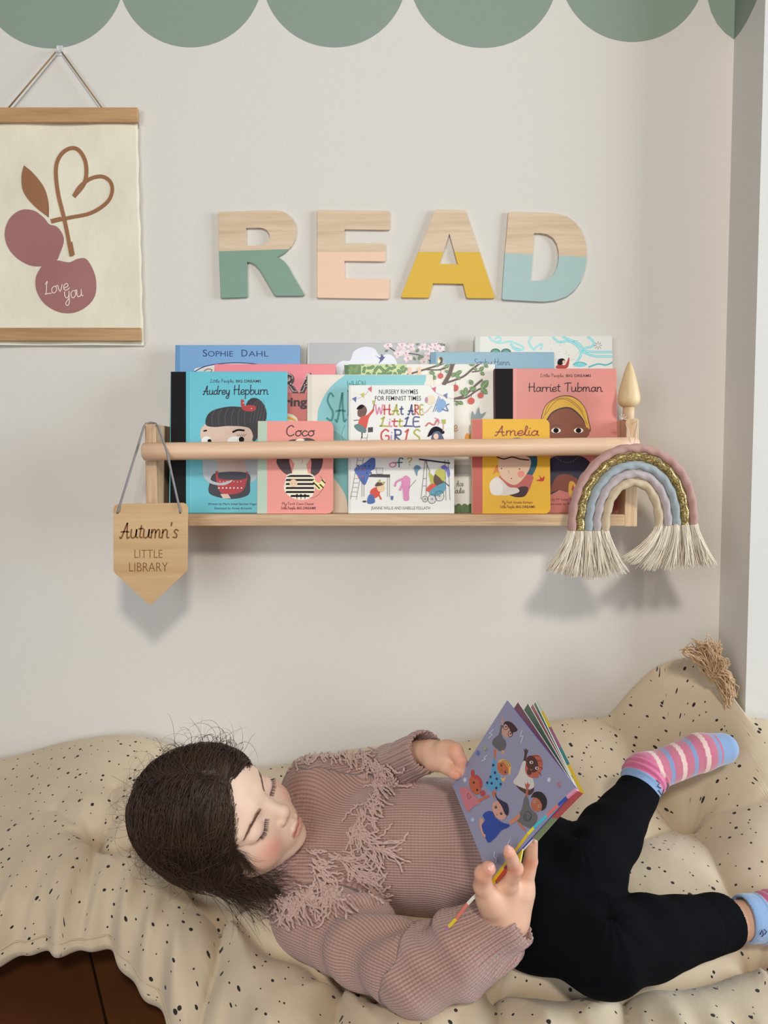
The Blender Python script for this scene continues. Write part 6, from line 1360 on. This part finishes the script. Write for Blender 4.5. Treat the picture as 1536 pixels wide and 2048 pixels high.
def reading_art():
    f = lambda px_, py_: (lambda q: ((q-O0)@e1, (q-O0)@e2))(onpl(px_, py_))
    A = Art(f); A.rough = .35
    Bp = lambda c, pts: A.blob(c, [k3(*p) for p in pts]); El = lambda c, x, y, rx, ry=None, rot=0: A.ell(c, *k3(x, y), rx/4.518, (ry or rx)/4.518, rot); Ln = lambda c, w, pts: A.line(c, w/4.518, [k3(*p) for p in pts])
    # child with glasses
    Ln((196, 140, 124), 14, [(655, 245), (650, 320)]); Bp((96, 92, 100), [(640, 320), (620, 400), (575, 440), (562, 490), (600, 530), (640, 555), (680, 530), (688, 470), (650, 410), (660, 330)]); El((196, 146, 132), 705, 365, 55, 66, .5); Bp((62, 32, 40), [(665, 305), (690, 282), (740, 295), (788, 350), (785, 372), (752, 385), (742, 400), (715, 345), (690, 312)])
    for x, y in ((684, 332), (726, 396)):
        for k in range(14): pass
        A.line((40, 26, 34), 1.2, [(k3(x, y)[0]+4.6*math.cos(t), k3(x, y)[1]+6*math.sin(t)) for t in [i*math.pi/7 for i in range(15)]]); El((40, 26, 34), x+2, y, 7)
    Bp((196, 146, 132), [(600, 535), (610, 560), (600, 575), (585, 545)]); Bp((196, 146, 132), [(645, 550), (670, 545), (668, 580), (645, 570)])
    # blond child in spotted blue
    Ln((180, 110, 84), 20, [(590, 540), (588, 590), (580, 640)]); Bp((84, 150, 190), [(568, 630), (592, 636), (600, 720), (640, 790), (650, 860), (630, 905), (570, 925), (510, 880), (500, 850), (545, 770)])
    for x, y in ((572, 680), (588, 748), (548, 785), (604, 803), (518, 838), (558, 843), (600, 886), (640, 852)): El((24, 36, 80), x, y, 10, 13)
    El((186, 100, 60), 662, 700, 52, 72, -.3); Bp((216, 170, 96), [(615, 660), (640, 628), (690, 632), (730, 670), (732, 740), (715, 770), (705, 700), (660, 650)]); Bp((216, 170, 96), [(640, 790), (665, 800), (690, 780), (672, 822), (650, 820)])
    for p in (((650, 640), (690, 660), (715, 700)), ((670, 634), (705, 650), (728, 690))): Ln((110, 70, 50), 5, p)
    El((40, 24, 30), 648, 680, 10, 13, .3); El((40, 24, 30), 684, 740, 10, 13, .3); El((230, 220, 210), 651, 677, 3); El((230, 220, 210), 687, 737, 3); Ln((130, 60, 40), 3, [(640, 715), (648, 725), (655, 720)])
    Bp((180, 110, 84), [(560, 920), (600, 905), (590, 965), (575, 970)])
    # child in white, dark skin, orange hair
    Ln((74, 44, 40), 22, [(868, 560), (862, 610), (852, 650)]); Bp((74, 44, 40), [(850, 530), (862, 545), (870, 522), (876, 545), (888, 538), (880, 575), (858, 575)])
    Bp((74, 44, 40), [(775, 850), (800, 890), (860, 935), (900, 950), (935, 920), (940, 880), (900, 905), (830, 885)]); Bp((206, 196, 192), [(840, 650), (870, 655), (885, 740), (920, 780), (942, 840), (935, 885), (880, 895), (800, 870), (755, 830), (800, 760)])
    El((180, 90, 72), 940, 690, 78, 108, .25); El((76, 42, 40), 925, 670, 52, 80, -.35); El((76, 42, 40), 900, 740, 22, 30); Bp((180, 90, 72), [(930, 765), (975, 745), (985, 770), (970, 795)])
    for p in (((930, 600), (960, 595), (985, 600)), ((960, 640), (995, 640), (1010, 650)), ((985, 700), (1010, 705), (1018, 715)), ((985, 745), (1000, 760), (1005, 775))): Ln((90, 34, 36), 5, p)
    for x, y in ((918, 655), (968, 708)): El((226, 216, 210), x, y, 16, 13); El((30, 20, 24), x+2, y, 8)
    Ln((206, 130, 100), 4, [(905, 715), (915, 725), (928, 722)])
    # child in grey with smiley
    Ln((170, 96, 70), 20, [(880, 870), (878, 930), (872, 985)]); Bp((170, 96, 70), [(862, 840), (875, 855), (885, 830), (892, 852), (905, 848), (895, 885), (868, 885)])
    Bp((100, 98, 100), [(858, 965), (890, 985), (910, 1070), (970, 1130), (960, 1200), (920, 1250), (860, 1230), (780, 1170), (830, 1080)]); El((176, 100, 70), 975, 1030, 60, 72, .2); Bp((34, 26, 34), [(915, 975), (945, 925), (1010, 925), (1056, 985), (1050, 1060), (1010, 1092), (1015, 1040), (980, 985), (935, 970)])
    for x, y in ((948, 1010), (988, 1050)): El((226, 216, 210), x, y, 9, 11); El((40, 24, 30), x+1, y, 6, 8)
    A.line((34, 30, 36), .9, [(k3(885, 1143)[0]+7.6*math.cos(t), k3(885, 1143)[1]+9.5*math.sin(t)) for t in [i*math.pi/8 for i in range(17)]]); Ln((34, 30, 36), 4, [(865, 1130), (872, 1165), (900, 1172), (912, 1150)]); El((34, 30, 36), 875, 1128, 4); El((34, 30, 36), 898, 1138, 4)
    Bp((196, 130, 100), [(720, 1190), (780, 1140), (812, 1115), (815, 1150), (790, 1180), (735, 1215)]); Bp((190, 110, 90), [(790, 1190), (830, 1215), (870, 1275), (840, 1262)])
    # child in pink with buns
    Bp((196, 116, 126), [(270, 905), (300, 880), (340, 885), (380, 930), (440, 990), (460, 1020), (390, 1060), (350, 1100), (320, 1070)]); El((186, 92, 62), 410, 860, 50, 90, -.25); Bp((176, 66, 66), [(385, 785), (430, 770), (470, 820), (472, 880), (452, 880), (440, 815), (405, 800)]); El((176, 66, 66), 388, 755, 17, 34); El((176, 66, 66), 480, 935, 24, 28)
    Ln((190, 100, 74), 22, [(440, 1005), (490, 980), (530, 960)]); El((40, 24, 30), 398, 838, 9, 11); El((40, 24, 30), 430, 905, 9, 11); Ln((110, 50, 60), 4, [(350, 985), (340, 950), (352, 935), (362, 960), (376, 968), (350, 992)])
    # child in blue with cap
    Bp((204, 150, 130), [(450, 1180), (470, 1160), (490, 1200), (500, 1300), (480, 1320), (455, 1250)]); Bp((34, 66, 150), [(480, 1130), (530, 1095), (580, 1110), (590, 1150), (660, 1200), (715, 1215), (715, 1240), (650, 1270), (600, 1330), (540, 1380), (510, 1350), (470, 1230), (500, 1180)])
    Bp((204, 150, 130), [(490, 1300), (505, 1310), (500, 1335), (470, 1290)]); El((204, 150, 134), 630, 1090, 58, 92, -.45); Bp((34, 30, 60), [(592, 930), (612, 975), (660, 1005), (700, 1030), (716, 1085), (705, 1135), (680, 1120), (650, 1050), (608, 990), (594, 955)])
    for x, y in ((600, 1060), (648, 1118)): El((40, 24, 30), x, y, 11, 13); El((230, 220, 210), x+3, y-4, 3)
    Ln((130, 70, 60), 4, [(602, 1120), (612, 1135)]); 
    for k in range(4): Ln((24, 44, 110), 4, [(632+k*22, 1200+k*6), (626+k*22, 1245+k*2)])
    w = (214, 214, 226)
    for p in (((835, 365), (820, 420), (842, 418), (826, 478)), ((520, 590), (490, 622), (508, 625), (470, 645)), ((730, 1350), (705, 1400), (715, 1405), (690, 1440)), ((590, 1460), (582, 1500), (604, 1530), (596, 1560)), ((575, 362), (540, 395), (568, 400), (532, 440))): Ln(w, 5, p)
    for x, y, c in ((320, 815, w), (1080, 815, w), (390, 1175, (180, 196, 220)), (1170, 862, (190, 116, 130)), (437, 572, (90, 110, 180)), (500, 530, (170, 164, 140))):
        for k in range(4): a = k*math.pi/4; Ln(c, 6, [(x-18*math.cos(a), y-22*math.sin(a)), (x+18*math.cos(a), y+22*math.sin(a))])
    V = [O0+e1*v[0]+e2*v[2]-n0*v[1] for v in A.v]                                     # Art y is negative towards the viewer
    return V, A.fc, A.mats, A.fm
lil = paint((144, 142, 168), .35, .03); wht_ = paint((226, 222, 214), .5, .03)
ft = [onpl(*q) for q in CQ]; board('left_page_board', ft, [lil, paint((60, 70, 150), .4, .03)], .0022, n0, reading_art())
# fanned boards behind, sharing the spine
spR, spB = onpl(1152, 1578, .003), onpl(984, 1762, .003)
cols_ = [((1036, 1404), (134, 84, 108), 1.03), ((1056, 1407), (84, 120, 100), 1.05), ((1066, 1408), (196, 120, 130), 1.06), ((1071, 1404), (96, 136, 116), 1.07)]
for i, (tp, rgb, d_) in enumerate(cols_):
    t_ = V3(P(tp[0], tp[1], d_)); o_r = n0*(-.0006*(i+1)); a, b_ = spR+o_r, spB+o_r; lo_ = t_+(ft[3]-ft[0])*.98; nn = nrm(np.cross(a-lo_, t_-b_)); nn = nn if nn@(V3(CAM)-a) > 0 else -nn
    board('page_board', [t_, a, b_, lo_], [paint(rgb, .4, .03), wht_], .0014, nn)
# outer cover edge with coloured segments, then the spine line with coloured segments
mbs = []
def strip(name, pts, cols, w, d, nv=n0):
    V = []; F = []; fm = []; ms = []
    for (a, b_), rgb in zip(zip(pts[:-1], pts[1:]), cols):
        a, b_ = np.array(a), np.array(b_); ax = nrm(b_-a); s = nrm(np.cross(ax, nv))*w/2; b0 = len(V); V += [a+s-BL, a-s-BL, b_-s-BL, b_+s-BL]+[x-nv*d-BL for x in (a+s, a-s, b_-s, b_+s)]
        F += [tuple(b0+i for i in q) for q in ((0, 1, 2, 3), (7, 6, 5, 4), (0, 4, 5, 1), (1, 5, 6, 2), (2, 6, 7, 3), (3, 7, 4, 0))]; fm += [len(ms)]*6; ms.append(paint(rgb, .4, .03))
    return mesh_obj(name, V, F, ms, bk, fm)
e_t, e_b = V3(P(1074, 1402, 1.08)), onpl(1166, 1588, .006)
lerp = lambda a, b_, t: a*(1-t)+b_*t
ds_ = [0, .14, .34, .57, .74, 1]; strip('back_cover_edge', [lerp(e_t, e_b, t) for t in ds_], [(214, 222, 204), (230, 204, 40), (160, 96, 140), (40, 134, 136), (226, 190, 40)], .0036, .003, nrm(V3(CAM)-e_t))
s_a, s_b, s_c = onpl(1155, 1580, -.0006), onpl(1056, 1663, -.0006), onpl(984, 1764, -.0006)
ln2 = [onpl(1152+x_, y_, -.0008) for x_, y_ in ((0, 1578), (-19, 1594), (-36, 1610), (-59, 1631), (-85, 1655), (-97, 1668), (-170, 1764))]
strip('spine', ln2, [(222, 150, 180), (50, 80, 170), (222, 116, 110), (60, 190, 206), (236, 220, 50), (222, 186, 40)], .0034, .004)
# outer side of the lower boards, seen past the spine
def P2(px_, py_, o=.0012): return onpl(px_, py_, o)
for rgb, q in (((170, 76, 76), [(1164, 1586), (1113, 1637), (1091, 1633), (1150, 1580)]), ((120, 132, 96), [(1113, 1637), (1074, 1681), (1052, 1668), (1091, 1633)]), ((196, 176, 40), [(1046, 1692), (1040, 1724), (1020, 1722), (1030, 1690)]), ((176, 66, 50), [(1030, 1722), (996, 1762), (984, 1764), (1012, 1724)])):
    board('cover_panel', [P2(*p) for p in q], [paint(rgb, .4, .03)], .0018, n0)
stp = [V3(P(x_, y_, d_)) for x_, y_, d_ in ((984, 1766, .842), (950, 1790, .850), (935, 1808, .853), (912, 1838, .858), (897, 1854, .861), (886, 1867, .863))]
stp[1] = V3(P(948, 1794, .850)); strip('lower_cover_edge', stp, [(226, 222, 210), (222, 216, 200), (220, 120, 104), (226, 196, 50), (172, 112, 150)], .0036, .003, nrm(V3(CAM)-stp[2]))
